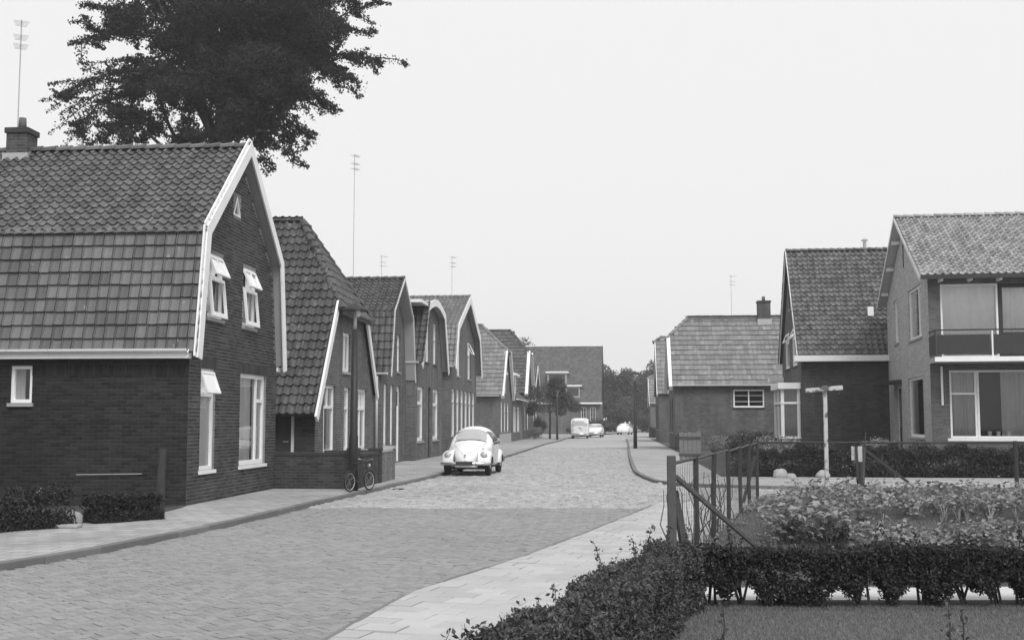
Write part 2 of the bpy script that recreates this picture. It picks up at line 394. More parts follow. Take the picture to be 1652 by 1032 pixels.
for X, Y, v in bricks:
    ang = ROT_L + R(45) + (R(90) if v else 0) + random.gauss(0, .012)
    wav = .003 * math.sin(X * 2.1) * math.sin(Y * 1.3)
    bm_mats.append(Matrix.Translation((X, Y, wav + random.gauss(0, .0025))) @ Matrix.Rotation(ang, 4, 'Z') @ Matrix.Rotation(random.gauss(0, .007), 4, 'X'))
near_road = bpy.data.objects['road']
front = [k for k, q in enumerate(bricks) if q[1] > 8.6 and q[0] / q[1] > -.44]
ind = set(front[:300])
for k in ind:
    o = bpy.data.objects.new('paving_brick', brick_me); COL.objects.link(o); o.parent = near_road; o.matrix_basis = bm_mats[k]
tag(instances(brick_me, [bm_mats[k] for k in range(len(bricks)) if k not in ind], 'paving_bricks', paver, near_road), kind='stuff')
# cobbles
cm = MB(); a, b, h = .5, .5, .04
cm.add([(-a, -b, -h), (a, -b, -h), (a, b, -h), (-a, b, -h), (-a, -b, -.02), (a, -b, -.02), (a, b, -.02), (-a, b, -.02),
        (-a * .72, -b * .72, 0), (a * .72, -b * .72, 0), (a * .72, b * .72, 0), (-a * .72, b * .72, 0)],
       [(0, 1, 5, 4), (1, 2, 6, 5), (2, 3, 7, 6), (3, 0, 4, 7), (4, 5, 9, 8), (5, 6, 10, 9), (6, 7, 11, 10), (7, 4, 8, 11), (8, 9, 10, 11)])
cob_me = cm.mesh('cobble_stone'); cmats = []
cob_poly = [Vector((-3.75, CUT + .05, 0)), Vector((2.45, CUT + .05, 0)), edgeR[-1]] + sideN[:2] + [Vector((9, 27.6, 0))] + kerbR
cob_poly = [(-3.78, CUT - .32), (2.42, CUT - .32), (edgeR[-1].x, edgeR[-1].y), (5.0, 23.1), (9, 22.85), (9, 27.65)] + [(p.x, p.y) for p in kerbR if p.y < far_start] + [(ex(kerbR, far_start), far_start), (ex(kerbL, far_start), far_start)] + [(p.x, p.y) for p in kerbL[::-1] if CUT < p.y < far_start]
def cut_y(X): return CUT - .02 + .09 * math.sin(X * 1.9) + .06 * math.sin(X * 5.3)
s = 21.0
while s < 78:
    dl = random.uniform(.1, .13); t = .8 + random.random() * .2
    while t < 17:
        wd = random.uniform(.11, .17); p = ST(s, t + wd / 2)
        if inside(cob_poly, p.x, p.y) and p.y > cut_y(p.x) + random.gauss(0, .03):
            cmats.append(Matrix.Translation((p.x, p.y, random.gauss(0, .009))) @ Matrix.Rotation(ROT_L + random.gauss(0, .06), 4, 'Z') @ Matrix.Rotation(random.gauss(0, .03), 4, 'X') @ Matrix.Rotation(random.gauss(0, .03), 4, 'Y') @ Matrix.Diagonal((dl * .95, wd * .95, .8, 1)))
        t += wd
    s += dl
tag(instances(cob_me, cmats, 'cobble_stones', cobble, near_road), kind='stuff')
# worn transverse line where the two pavings meet
# kerbs
def kerb_run(line, side, name, height=.08, wid=.13, step=1.0, start=0, y_to=1e9, parent=None, mat=kerb_m):
    pts = [Vector((p[0], p[1], 0)) for p in line]; out = []; pos = []; acc = 0
    dense = []
    for p, q in zip(pts, pts[1:]):
        n = max(1, int((q - p).length / .1))
        for k in range(n): dense.append(p.lerp(q, k / n))
    dense.append(pts[-1]); d = 0; marks = [dense[0]]
    for p, q in zip(dense, dense[1:]):
        d += (q - p).length
        if d >= step: marks.append(q); d = 0
    for p, q in zip(marks, marks[1:]):
        if p.y > y_to: continue
        u = (q - p).normalized(); nrm = Vector((-u.y, u.x, 0)) * side; L = (q - p).length
        hh = height + random.gauss(0, .004)
        m = MB(); m.obox(Vector((0, 0, 0)), u, nrm, Vector((0, 0, 1)), .006, L - .006, 0, wid, -.05, hh)
        o = m.build('kerb_stone', mat, parent, bevel=.012); o.location = p - (parent.location if parent else Vector((0, 0, 0))); o.location.z = 0
    return marks
# left footway
hedge_line = [(-16, 5), G(0, 865), G(100, 850), G(255, 836)]
fw_poly = [p for p in kerbL] + [(28, 236), (2, 160), (ST(140, -1).x, ST(140, -1).y), (ST(21.9, -1).x, ST(21.9, -1).y), (ST(21.7, .05).x, ST(21.7, .05).y)] + [(p[0], p[1]) for p in hedge_line[::-1]]
def inset(line, d):
    out = []
    for i, p in enumerate(line):
        u = (line[min(i + 1, len(line) - 1)] - line[max(i - 1, 0)]).normalized(); out.append(p + Vector((-u.y, u.x, 0)) * d)
    return out
fl = inset(kerbL, .1)
foot_l = sheet('footway', [(p.x, p.y) for p in fl] + [(q[0], q[1]) for q in fw_poly[len(kerbL):]], .072, footway)
kerb_run(kerbL, 1, 'kerb', parent=foot_l, y_to=130)
# right far footway (beyond the side street)
fr_in = inset(kerbR, -.1)
bnd = [ST(109, 11.2), ST(62.5, 11.05), ST(39, 10.86), ST(34.2, 10.8), Vector((8, 32.9, 0)), Vector((16, 32.0, 0)), Vector((40, 29.5, 0)), Vector((40, 25, 0)), Vector((14, 27.4, 0))]
foot_r = sheet('footway', [(p.x, p.y) for p in fr_in] + [(30, 113), (30, 100)] + [(p.x, p.y) for p in bnd], .072, footway_r)
kerb_run([Vector((40, 24.5, 0)), Vector((14, 27.2, 0))] + kerbR, -1, 'kerb', parent=foot_r)
# near right slab footway: running-bond slabs
slab_poly = [(p.x + .1, p.y - .03) for p in edgeR] + [(5.0, 24.4), (5.0, 24.0), (3.25, 18.2), (1.72, 12.9), (1.2, 11.0), (-.6, 5.5), (-2.2, 5.5)]
near_path = sheet('footpath', [(p.x, p.y) for p in edgeR] + slab_poly[len(edgeR):], -.004, slabbase)
sm = MB(); a, b, h = .172, .147, .03
sm.add([(-a, -b, -h), (a, -b, -h), (a, b, -h), (-a, b, -h), (-a, -b, -.004), (a, -b, -.004), (a, b, -.004), (-a, b, -.004),
        (-a + .005, -b + .005, 0), (a - .005, -b + .005, 0), (a - .005, b - .005, 0), (-a + .005, b - .005, 0)],
       [(0, 1, 5, 4), (1, 2, 6, 5), (2, 3, 7, 6), (3, 0, 4, 7), (4, 5, 9, 8), (5, 6, 10, 9), (6, 7, 11, 10), (7, 4, 8, 11), (8, 9, 10, 11)])
slab_me = sm.mesh('paving_slab'); slab_me.materials.append(slab); sl = []
pa = math.atan2(1, .3)                     # runs along the fence line
for i in range(-4, 75):
    for j in range(-20, 18):
        x, y = i * .3, j * .35 + (i % 2) * .175
        X = .4 + x * math.cos(pa) + y * math.sin(pa); Y = 6 + x * math.sin(pa) - y * math.cos(pa)
        M = Matrix.Translation((X, Y, .022 + random.gauss(0, .0025))) @ Matrix.Rotation(pa - R(90) + random.gauss(0, .006), 4, 'Z') @ Matrix.Rotation(random.gauss(0, .006), 4, 'X')
        near_e = min(range(len(edgeR) - 1), key=lambda q: (((edgeR[q] + edgeR[q + 1]) / 2) - Vector((X, Y, 0))).length)
        e0, e1 = edgeR[near_e], edgeR[near_e + 1]; ed = (e1 - e0).normalized(); en = Vector((ed.y, -ed.x, 0)); dist = (Vector((X, Y, 0)) - e0).dot(en) - .07
        if dist > .27 and inside(slab_poly, X, Y): sl.append((Y, M, None))
        elif -.27 < dist <= .27 and Y > 5.6 and Y < edgeR[-1].y:
            pts = [Vector((x_, y_, 0)) for x_, y_ in ((-.172, -.147), (.172, -.147), (.172, .147), (-.172, .147))]; out = []; dd = [(M @ p - e0).dot(en) - .07 for p in pts]
            for k in range(4):
                p, q, d0, d1 = pts[k], pts[(k + 1) % 4], dd[k], dd[(k + 1) % 4]
                if d0 >= 0: out.append(p)
                if (d0 >= 0) != (d1 >= 0): out.append(p.lerp(q, d0 / (d0 - d1)))
            if len(out) >= 3:
                cm_ = MB(); cm_.prism([p - Vector((0, 0, .03)) for p in out], (0, 0, .03)); me_ = cm_.mesh('paving_slab'); me_.materials.append(slab); sl.append((Y, M, me_))
sl.sort(key=lambda q: q[0])
vis = [q for q in sl if q[0] > 7.6]; rest = [q for q in sl if q[0] <= 7.6] + vis[290:]
for q in vis[:290] + [q for q in rest if q[2]]:
    o = bpy.data.objects.new('paving_slab', q[2] or slab_me); COL.objects.link(o); o.parent = near_path; o.matrix_basis = q[1]
if rest: tag(instances(slab_me, [q[1] for q in rest if not q[2]], 'paving_slabs', slab, near_path), kind='stuff')
edge_run = [p for p in edgeR]
kerb_run(edge_run, -1, 'edge', height=.016, wid=.065, step=1.2, parent=near_path, mat=kerb_m)
# gardens
sheet('garden_soil', [(1.75, 12.6), (3.3, 18), (5.05, 24.1), (14, 23.2), (30, 21), (30, 11.3), (1.4, 11.3)], .0, soil)
sheet('garden_soil', [(1.1, 10.2), (14, 10.2), (14, 10.8), (1.15, 10.8)], .004, soil)  # added dark strip: the shade under the hedge, painted as soil
sheet('sand_path', [(1.2, 10.74), (14, 10.74), (14, 11.6), (1.4, 11.6)], .009, sand)
lawn = sheet('lawn', [(.9, 8.2), (1.25, 9.4), (1.5, 10.42), (14, 10.42), (14, 3), (-.5, 3)], .0, lawn_m)
sheet('garden_soil', [(-16, 5.1), G(0, 865), G(100, 850), G(255, 836), ST(21.7, 0), ST(21.7, -14), (-25, 5)], .066, soil)
fr_g = [ST(109, 11.2), ST(62.5, 11.05), ST(39, 10.86), ST(34.2, 10.8), Vector((8, 32.9, 0)), Vector((16, 32.0, 0)), Vector((40, 29.5, 0)), Vector((60, 60, 0)), Vector((60, 108, 0))]
sheet('front_garden', fr_g, .07, ground_m)

# ================================================================== HOUSES
Z3 = Vector((0, 0, 1))
class Wall:
    """wall plane: o origin, u along, n outward"""
    def __init__(s, parent, o, u, n): s.p = parent; s.o = Vector(o); s.u = Vector(u); s.n = Vector(n)
    def P(s, u, z, d=0): return s.o + s.u * u + Z3 * z + s.n * d
    def build(s, poly, holes, mat, depth=.14, name='wall'):
        m = MB(); L2 = [[Vector((x, z, 0)) for x, z in poly]] + [[Vector(q + (0,)) for q in (hq if len(hq) != 4 or isinstance(hq[0], tuple) else ((hq[0], hq[2]), (hq[1], hq[2]), (hq[1], hq[3]), (hq[0], hq[3])))] for hq in holes]
        flat = [q for l_ in L2 for q in l_]
        for t in tessellate_polygon(L2):
            pts = [flat[i] for i in t]; m.poly([s.P(q.x, q.y) for q in pts], [(q.x, q.y) for q in pts])
        for hole in L2[1:]:
            for q, r_ in zip(hole, hole[1:] + hole[:1]):
                m.poly([s.P(q.x, q.y), s.P(r_.x, r_.y), s.P(r_.x, r_.y, -depth), s.P(q.x, q.y, -depth)],
                       [(q.x, q.y), (r_.x, r_.y), (r_.x + .1, r_.y + .1), (q.x + .1, q.y + .1)])
        return m.build(name, mat, s.p)
    def bx(s, m, u0, u1, z0, z1, d0, d1): m.obox(s.o, s.u, Z3, s.n, u0, u1, z0, z1, d0, d1)
    def window(s, u0, u1, z0, z1, transom=None, mull=(), tmull=(), fw=.07, curtain='sides', frame=white, open_top=0, sill=True, open_all=0, cm=None, rec=.07, brickmat=None, mats='window_glass', bars=()):
        d = -rec; m = MB()
        for q in ((u0, u0 + fw, z0, z1), (u1 - fw, u1, z0, z1), (u0 + fw, u1 - fw, z0, z0 + fw * 1.1), (u0 + fw, u1 - fw, z1 - fw, z1)): s.bx(m, *q, d - .07, d + .012)
        if transom: s.bx(m, u0 + fw, u1 - fw, transom - fw * .5, transom + fw * .5, d - .07, d + .016)
        top = transom if transom else z1
        for q in mull: s.bx(m, q - fw * .4, q + fw * .4, z0 + fw, top - fw * .5 if transom else z1 - fw, d - .06, d + .008)
        if transom:
            for q in tmull: s.bx(m, q - fw * .35, q + fw * .35, transom + fw * .5, z1 - fw, d - .06, d + .008)
        for q in bars: s.bx(m, u0 + fw, u1 - fw, q - .012, q + .012, d - .05, d + .004)
        f = m.build('window', frame, s.p)
        g = MB(); e = d - .035
        zt = transom if (transom and open_top) else z1
        g.poly([s.P(u0 + fw * .5, z0 + fw * .5, e), s.P(u1 - fw * .5, z0 + fw * .5, e), s.P(u1 - fw * .5, zt - fw * .4, e), s.P(u0 + fw * .5, zt - fw * .4, e)])
        g.build('pane', mats, f)
        if transom and open_top:                                     # top-hung light pushed outwards
            a = R(open_top); hz = z1 - fw * .8; hgt = hz - transom
            dn = (s.n * math.sin(a) - Z3 * math.cos(a)); nn = (s.n * math.cos(a) + Z3 * math.sin(a))
            o = s.P(u0 + fw * .4, hz, d + .02); W_ = u1 - u0 - fw * .8; sm_ = MB()
            for q in ((0, W_, 0, .05), (0, W_, hgt - .06, hgt), (0, .05, .05, hgt - .06), (W_ - .05, W_, .05, hgt - .06)) + (((W_ / 2 - .02, W_ / 2 + .02, .05, hgt - .06),) if tmull else ()):
                sm_.obox(o, s.u, dn, nn, q[0], q[1], q[2], q[3], -.02, .02)
            sa = sm_.build('open_sash', frame, f)
            gp = MB(); gp.poly([o + s.u * .03 + dn * .03, o + s.u * (W_ - .03) + dn * .03, o + s.u * (W_ - .03) + dn * (hgt - .03), o + s.u * .03 + dn * (hgt - .03)])
            gp.build('pane', mats, f)
        if curtain:
            c = MB(); n_ = 24; e = d - .085; spans = curtain if isinstance(curtain, tuple) else {'full': ((u0, u1),), 'sides': ((u0, u0 + (u1 - u0) * .36), (u1 - (u1 - u0) * .36, u1)), 'left': ((u0, u0 + (u1 - u0) * .55),), 'right': ((u0 + (u1 - u0) * .45, u1),), 'half': ((u0, u1),)}.get(curtain)
            zt = z0 + (z1 - z0) * .55 if curtain == 'half' else z1
            for a, b in spans:
                P = [(a + (b - a) * k / n_, e - .018 * math.sin(k * 2.1 + a * 5) - .01 * math.sin(k * 4.7)) for k in range(n_ + 1)]
                for (x0, d0), (x1, d1) in zip(P, P[1:]): c.poly([s.P(x0, z0, d0), s.P(x1, z0, d1), s.P(x1, zt, d1), s.P(x0, zt, d0)])
            c.build('curtain', cm or curtain_m, f, smooth=True)
        if sill:
            q = MB(); s.bx(q, u0 - .04, u1 + .04, z0 - .07, z0 - .004, -.06, .045); q.build('sill', sill if not isinstance(sill, bool) else greyboard, f)
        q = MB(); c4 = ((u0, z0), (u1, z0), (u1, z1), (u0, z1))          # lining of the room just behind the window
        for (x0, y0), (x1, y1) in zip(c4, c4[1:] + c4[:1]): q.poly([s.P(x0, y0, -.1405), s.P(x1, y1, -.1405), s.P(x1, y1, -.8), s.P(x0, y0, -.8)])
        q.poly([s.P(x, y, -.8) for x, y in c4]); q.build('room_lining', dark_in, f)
        return f
    def door(s, u0, u1, z0, z1, mat=darkwood, frame=white, light=None, fw=.07, rec=.08):
        m = MB(); d = -rec
        for q in ((u0, u0 + fw, z0, z1), (u1 - fw, u1, z0, z1), (u0 + fw, u1 - fw, z1 - fw, z1)): s.bx(m, *q, d - .07, d + .012)
        f = m.build('door', frame, s.p)
        l_ = MB(); s.bx(l_, u0 + fw, u1 - fw, z0, z1 - fw, d - .06, d - .01)
        zz = z0 + (z1 - z0) * .1
        for k in range(2):
            s.bx(l_, u0 + fw + .12, u1 - fw - .12, zz + k * (z1 - z0) * .42, zz + (k + .8) * (z1 - z0) * .42, d - .02, d + .004)
        l_.build('door_leaf', mat, f)
        h = MB(); h.tube([s.P(u0 + fw + .08, z0 + 1.0, d), s.P(u0 + fw + .08, z0 + 1.0, d + .05), s.P(u0 + fw + .2, z0 + 1.0, d + .05)], .012, 6); h.build('handle', zinc, f)
        if light:
            q = MB(); s.bx(q, u0 + fw + .1, u1 - fw - .1, light[0], light[1], d - .012, d + .007); q.build('pane', carglass_d, f)
        return f

TILES = {}
def tile_mesh(pitch, expo, mat, kind='pan'):
    key = (pitch, expo, mat.name, kind)
    if key in TILES: return TILES[key]
    if kind == 'pan': prof = [(0, .012), (.16, -.006), (.38, -.014), (.6, -.008), (.78, .022), (.92, .03), (1.06, .014)]
    elif kind == 'row': prof = [(0, .0), (.08, .012), (.16, -.004), (.6, .0), (1.01, .002)]
    else: prof = [(.02, -.02), (.05, .012), (.14, .016), (.2, 0), (.5, -.004), (.93, .0), (.965, -.02)]
    m = MB(); lift = .056; th = .042; L = expo * 1.18
    n = len(prof); f = pitch / .2 * (1.5 if kind == 'pan' else 1.2)
    for (x, z) in prof: m.v.append((x * pitch, -.02, z * f + lift - th))
    for (x, z) in prof: m.v.append((x * pitch, -.02, z * f + lift))
    for (x, z) in prof: m.v.append((x * pitch, L, z * f + .002))
    for k in range(n - 1):
        m.f.append((k, k + 1, n + k + 1, n + k)); m.f.append((n + k, n + k + 1, 2 * n + k + 1, 2 * n + k))
    me = m.mesh('roof_tile'); me.materials.append(mat); TILES[key] = me
    return me
def roof_plane(house, pts, pitch, expo, mat, nind=0, name='roof', thick=.09, kind='pan', near=None, grow=0, soffit=None):
    """pts: 3D polygon in the house's frame, first edge = eave; deck slab, tiles as children"""
    P = [Vector(p) for p in pts]; U = (P[1] - P[0]).normalized(); N = None
    for k in range(2, len(P)):
        c = U.cross(P[k] - P[0])
        if c.length > 1e-4: N = c.normalized(); break
    if N.z < 0:
        P = [P[1], P[0]] + P[2:][::-1]; U = -U; N = -N
    V = N.cross(U); O = P[0]
    m = MB(); m.prism([p - N * thick for p in P], N * thick)
    roof = m.build(name, soffit or deck_m, house)
    poly = [((p - O).dot(U), (p - O).dot(V)) for p in P]
    u0 = min(p[0] for p in poly); u1 = max(p[0] for p in poly); v1 = max(p[1] for p in poly)
    me = tile_mesh(pitch, expo, mat, kind); mats = []
    for j in range(int(v1 / expo + .6)):
        for i in range(int((u1 - u0) / pitch + .5)):
            u = u0 + i * pitch; v = j * expo
            if inside(poly, u + pitch * .5, v + expo * .45):
                pos = O + U * (u + random.gauss(0, .003)) + V * (v + random.gauss(0, .004)) + N * .004
                M = Matrix((U.to_4d(), V.to_4d(), N.to_4d(), (0, 0, 0, 1))).transposed(); M = Matrix(((U.x, V.x, N.x, pos.x), (U.y, V.y, N.y, pos.y), (U.z, V.z, N.z, pos.z), (0, 0, 0, 1)))
                mats.append(M @ Matrix.Rotation(random.gauss(0, .008), 4, 'Z') @ Matrix.Rotation(random.gauss(0, .008), 4, 'X'))
    if nind and near is not None: mats.sort(key=lambda M: (M.translation - near).length)
    for M in mats[:nind]:
        o = bpy.data.objects.new('roof_tile', me); COL.objects.link(o); o.parent = roof; o.matrix_basis = M
    if mats[nind:]: tag(instances(me, mats[nind:], 'roof_tiles', mat, roof), kind='stuff')
    return roof
def ridge_caps(roof, a, b, mat, r=.1, step=.33, single=False, lift=.02):
    a = Vector(a); b = Vector(b); d = (b - a); L = d.length; d /= L; n = max(1, round(L / step)); st = L / n
    up = (Z3 - d * d.z).normalized(); sx = d.cross(up); k = 7
    def one(m, s0):
        rings = []
        for q, rr, lz in ((s0 - .02, r * 1.12, .02), (s0 + st, r * .95, 0)):
            o = len(m.v)
            for i in range(k):
                an = math.pi * (-.08 + 1.16 * i / (k - 1)); m.v.append(tuple(a + d * q + sx * (rr * math.cos(an)) + up * (rr * .75 * math.sin(an) - .02 + lift + lz)))
            rings.append(o)
        for i in range(k - 1): m.f.append((rings[0] + i, rings[0] + i + 1, rings[1] + i + 1, rings[1] + i))
        m.f.append(tuple(rings[0] + i for i in range(k)))
    if single:
        for i in range(n): m = MB(); one(m, i * st); m.build('ridge_tile', mat, roof, smooth=False)
    else:
        m = MB()
        for i in range(n): one(m, i * st)
        tag(m.build('ridge_tiles', mat, roof), kind='stuff')
def verge_board(house, line, y, width, mat=white, thick=.035, name='bargeboard'):
    """boards along a roof outline in the gable plane (x, z), widths measured inwards/downwards; one board per straight run"""
    cx = sum(p[0] for p in line) / len(line); cz = min(p[1] for p in line)
    def nrm(p, q):
        d = Vector((q[0] - p[0], q[1] - p[1])).normalized(); n = Vector((d.y, -d.x))
        mid = Vector(((p[0] + q[0]) / 2, (p[1] + q[1]) / 2))
        if n.dot(Vector((cx, cz - .5)) - mid) < 0: n = -n
        return d, n
    segs = list(zip(line, line[1:])); dn = [nrm(*sg) for sg in segs]; inner = []
    for i, p in enumerate(line):
        if i == 0: inner.append(Vector(p) + dn[0][1] * width)
        elif i == len(line) - 1: inner.append(Vector(p) + dn[-1][1] * width)
        else:
            b = (dn[i - 1][1] + dn[i][1]).normalized(); inner.append(Vector(p) + b * (width / max(.35, b.dot(dn[i][1]))))
    for i, (p, q) in enumerate(segs):
        m = MB(); g = .0015
        m.prism([(p[0], y, p[1]), (q[0], y, q[1]), (inner[i + 1].x, y, inner[i + 1].y), (inner[i].x, y, inner[i].y)], (0, -thick, 0))
        m.build(name, mat, house)
def gutter(house, a, b, mat=zinc, r=.07, out=(0, 0, 0), name='gutter'):
    a = Vector(a); b = Vector(b); d = (b - a).normalized(); o = Vector(out).normalized(); m = MB(); k = 7
    prof = [(r * math.cos(math.pi * (1 + i / (k - 1))), r * math.sin(math.pi * (1 + i / (k - 1)))) for i in range(k)]
    prof = prof + [(x * .85, z * .85) for x, z in prof[::-1]]
    m.prism([a + o * x + Z3 * z for x, z in prof], b - a)
    return m.build(name, mat, house)
def downpipe(house, pts, mat=zinc, r=.045): m = MB(); m.tube(pts, r, 8); return m.build('drainpipe', mat, house, smooth=True)
def chimney(house, x, y, z0, z1, w_=.5, d_=.5, mat='chimney_brick', pots=2, base=None):
    W_ = [((x - w_ / 2, y - d_ / 2), (1, 0), (0, -1), w_), ((x + w_ / 2, y - d_ / 2), (0, 1), (1, 0), d_), ((x + w_ / 2, y + d_ / 2), (-1, 0), (0, 1), w_), ((x - w_ / 2, y + d_ / 2), (0, -1), (-1, 0), d_)]
    m = MB()
    for (ox, oy), (ux, uy), (nx, ny), L in W_:
        m.poly([(ox, oy, z0), (ox + ux * L, oy + uy * L, z0), (ox + ux * L, oy + uy * L, z1), (ox, oy, z1)], [(0, z0), (L, z0), (L, z1), (0, z1)])
    c = m.build('chimney', mat, house)
    q = MB(); q.box(x - w_ / 2 - .035, x + w_ / 2 + .035, y - d_ / 2 - .035, y + d_ / 2 + .035, z1 - .1, z1 + .02); q.build('chimney_cap', darkwood, c, bevel=.01)
    for k in range(pots):
        p = MB(); p.lathe([(.0, 0), (.09, 0), (.075, .26), (.05, .26), (.05, .05)], 10, (x + (k - (pots - 1) / 2) * .24, y, z1 + .02)); p.build('chimney_pot', 'chimney_brick', c, smooth=True)
    if base: q = MB(); q.box(x - w_ / 2 - .05, x + w_ / 2 + .05, y - d_ / 2 - .05, y + d_ / 2 + .05, z0, base); q.build('flashing', zinc, c)
    return c
def antenna(name, loc, h, label, n=5, base_t=.013, rz=0, top=.8):
    e = empty(name, loc, rz, label, 'antenna', 'television antennas on the roofs')
    m = MB(); m.tube([(0, 0, 0), (0, 0, h)], base_t, 6); m.build('mast', zinc, e)
    for k, zz in enumerate((h - .05, h - top * .45, h - top * .7)[:3]):
        b = MB(); b.tube([(-.1, 0, zz), (.36 - .06 * k, 0, zz)], .008, 5)
        for i in range(n): b.tube([(-.08 + i * .09, -.16 + .012 * i, zz), (-.08 + i * .09, .16 - .012 * i, zz)], .006, 4)
        b.build('aerial', zinc, e)
    return e
def brick_field(wall, poly, holes, mat, bl=.21, rh=.0667, proud=.006, gap=.012):
    """real bricks, a few millimetres proud of the joints, joined into one part"""
    us = [p[0] for p in poly]; zs = [p[1] for p in poly]; V = []; Fq = []; c = 0; z = min(zs) + .002; row = 0
    hs = []
    for hq in holes:
        if isinstance(hq[0], tuple): hs.append((min(q[0] for q in hq), max(q[0] for q in hq), min(q[1] for q in hq), max(q[1] for q in hq)))
        else: hs.append(hq)
    while z + rh < max(zs):
        u = min(us) - (row % 2) * bl / 2
        while u < max(us):
            L = bl
            a, b, z0, z1 = max(u, min(us)) + gap / 2, min(u + L, max(us)) - gap / 2, z + gap / 2, z + rh - gap / 2
            u += L
            for h0, h1, hz0, hz1 in hs:
                if z1 > hz0 and z0 < hz1 and b > h0 and a < h1:
                    if a < h0: b = h0
                    elif b > h1: a = h1
                    else: a = b
            if b - a < .03: continue
            if not all(inside(poly, x, y) for x, y in ((a, z0), (b, z0), (a, z1), (b, z1))): continue
            d = proud + random.gauss(0, .0015); o = len(V)
            for (x, y) in ((a, z0), (b, z0), (b, z1), (a, z1)):
                V.append(wall.P(x, y, 0)[:])
            for (x, y) in ((a + .003, z0 + .003), (b - .003, z0 + .003), (b - .003, z1 - .003), (a + .003, z1 - .003)):
                V.append(wall.P(x, y, d)[:])
            Fq += [(o + 4, o + 5, o + 6, o + 7)] + [(o + k, o + (k + 1) % 4, o + 4 + (k + 1) % 4, o + 4 + k) for k in range(4)]
        z += rh; row += 1
    return tag(link_mesh('brickwork', np_mesh('brickwork', V, Fq), mat, wall.p), kind='stuff')
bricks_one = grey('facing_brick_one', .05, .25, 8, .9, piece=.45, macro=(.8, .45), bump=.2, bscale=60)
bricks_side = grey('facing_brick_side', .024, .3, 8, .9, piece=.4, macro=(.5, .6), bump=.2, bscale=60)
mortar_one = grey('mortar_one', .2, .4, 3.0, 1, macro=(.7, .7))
mortar_side = grey('mortar_side', .05, .45, 3, 1, macro=(.5, .8))

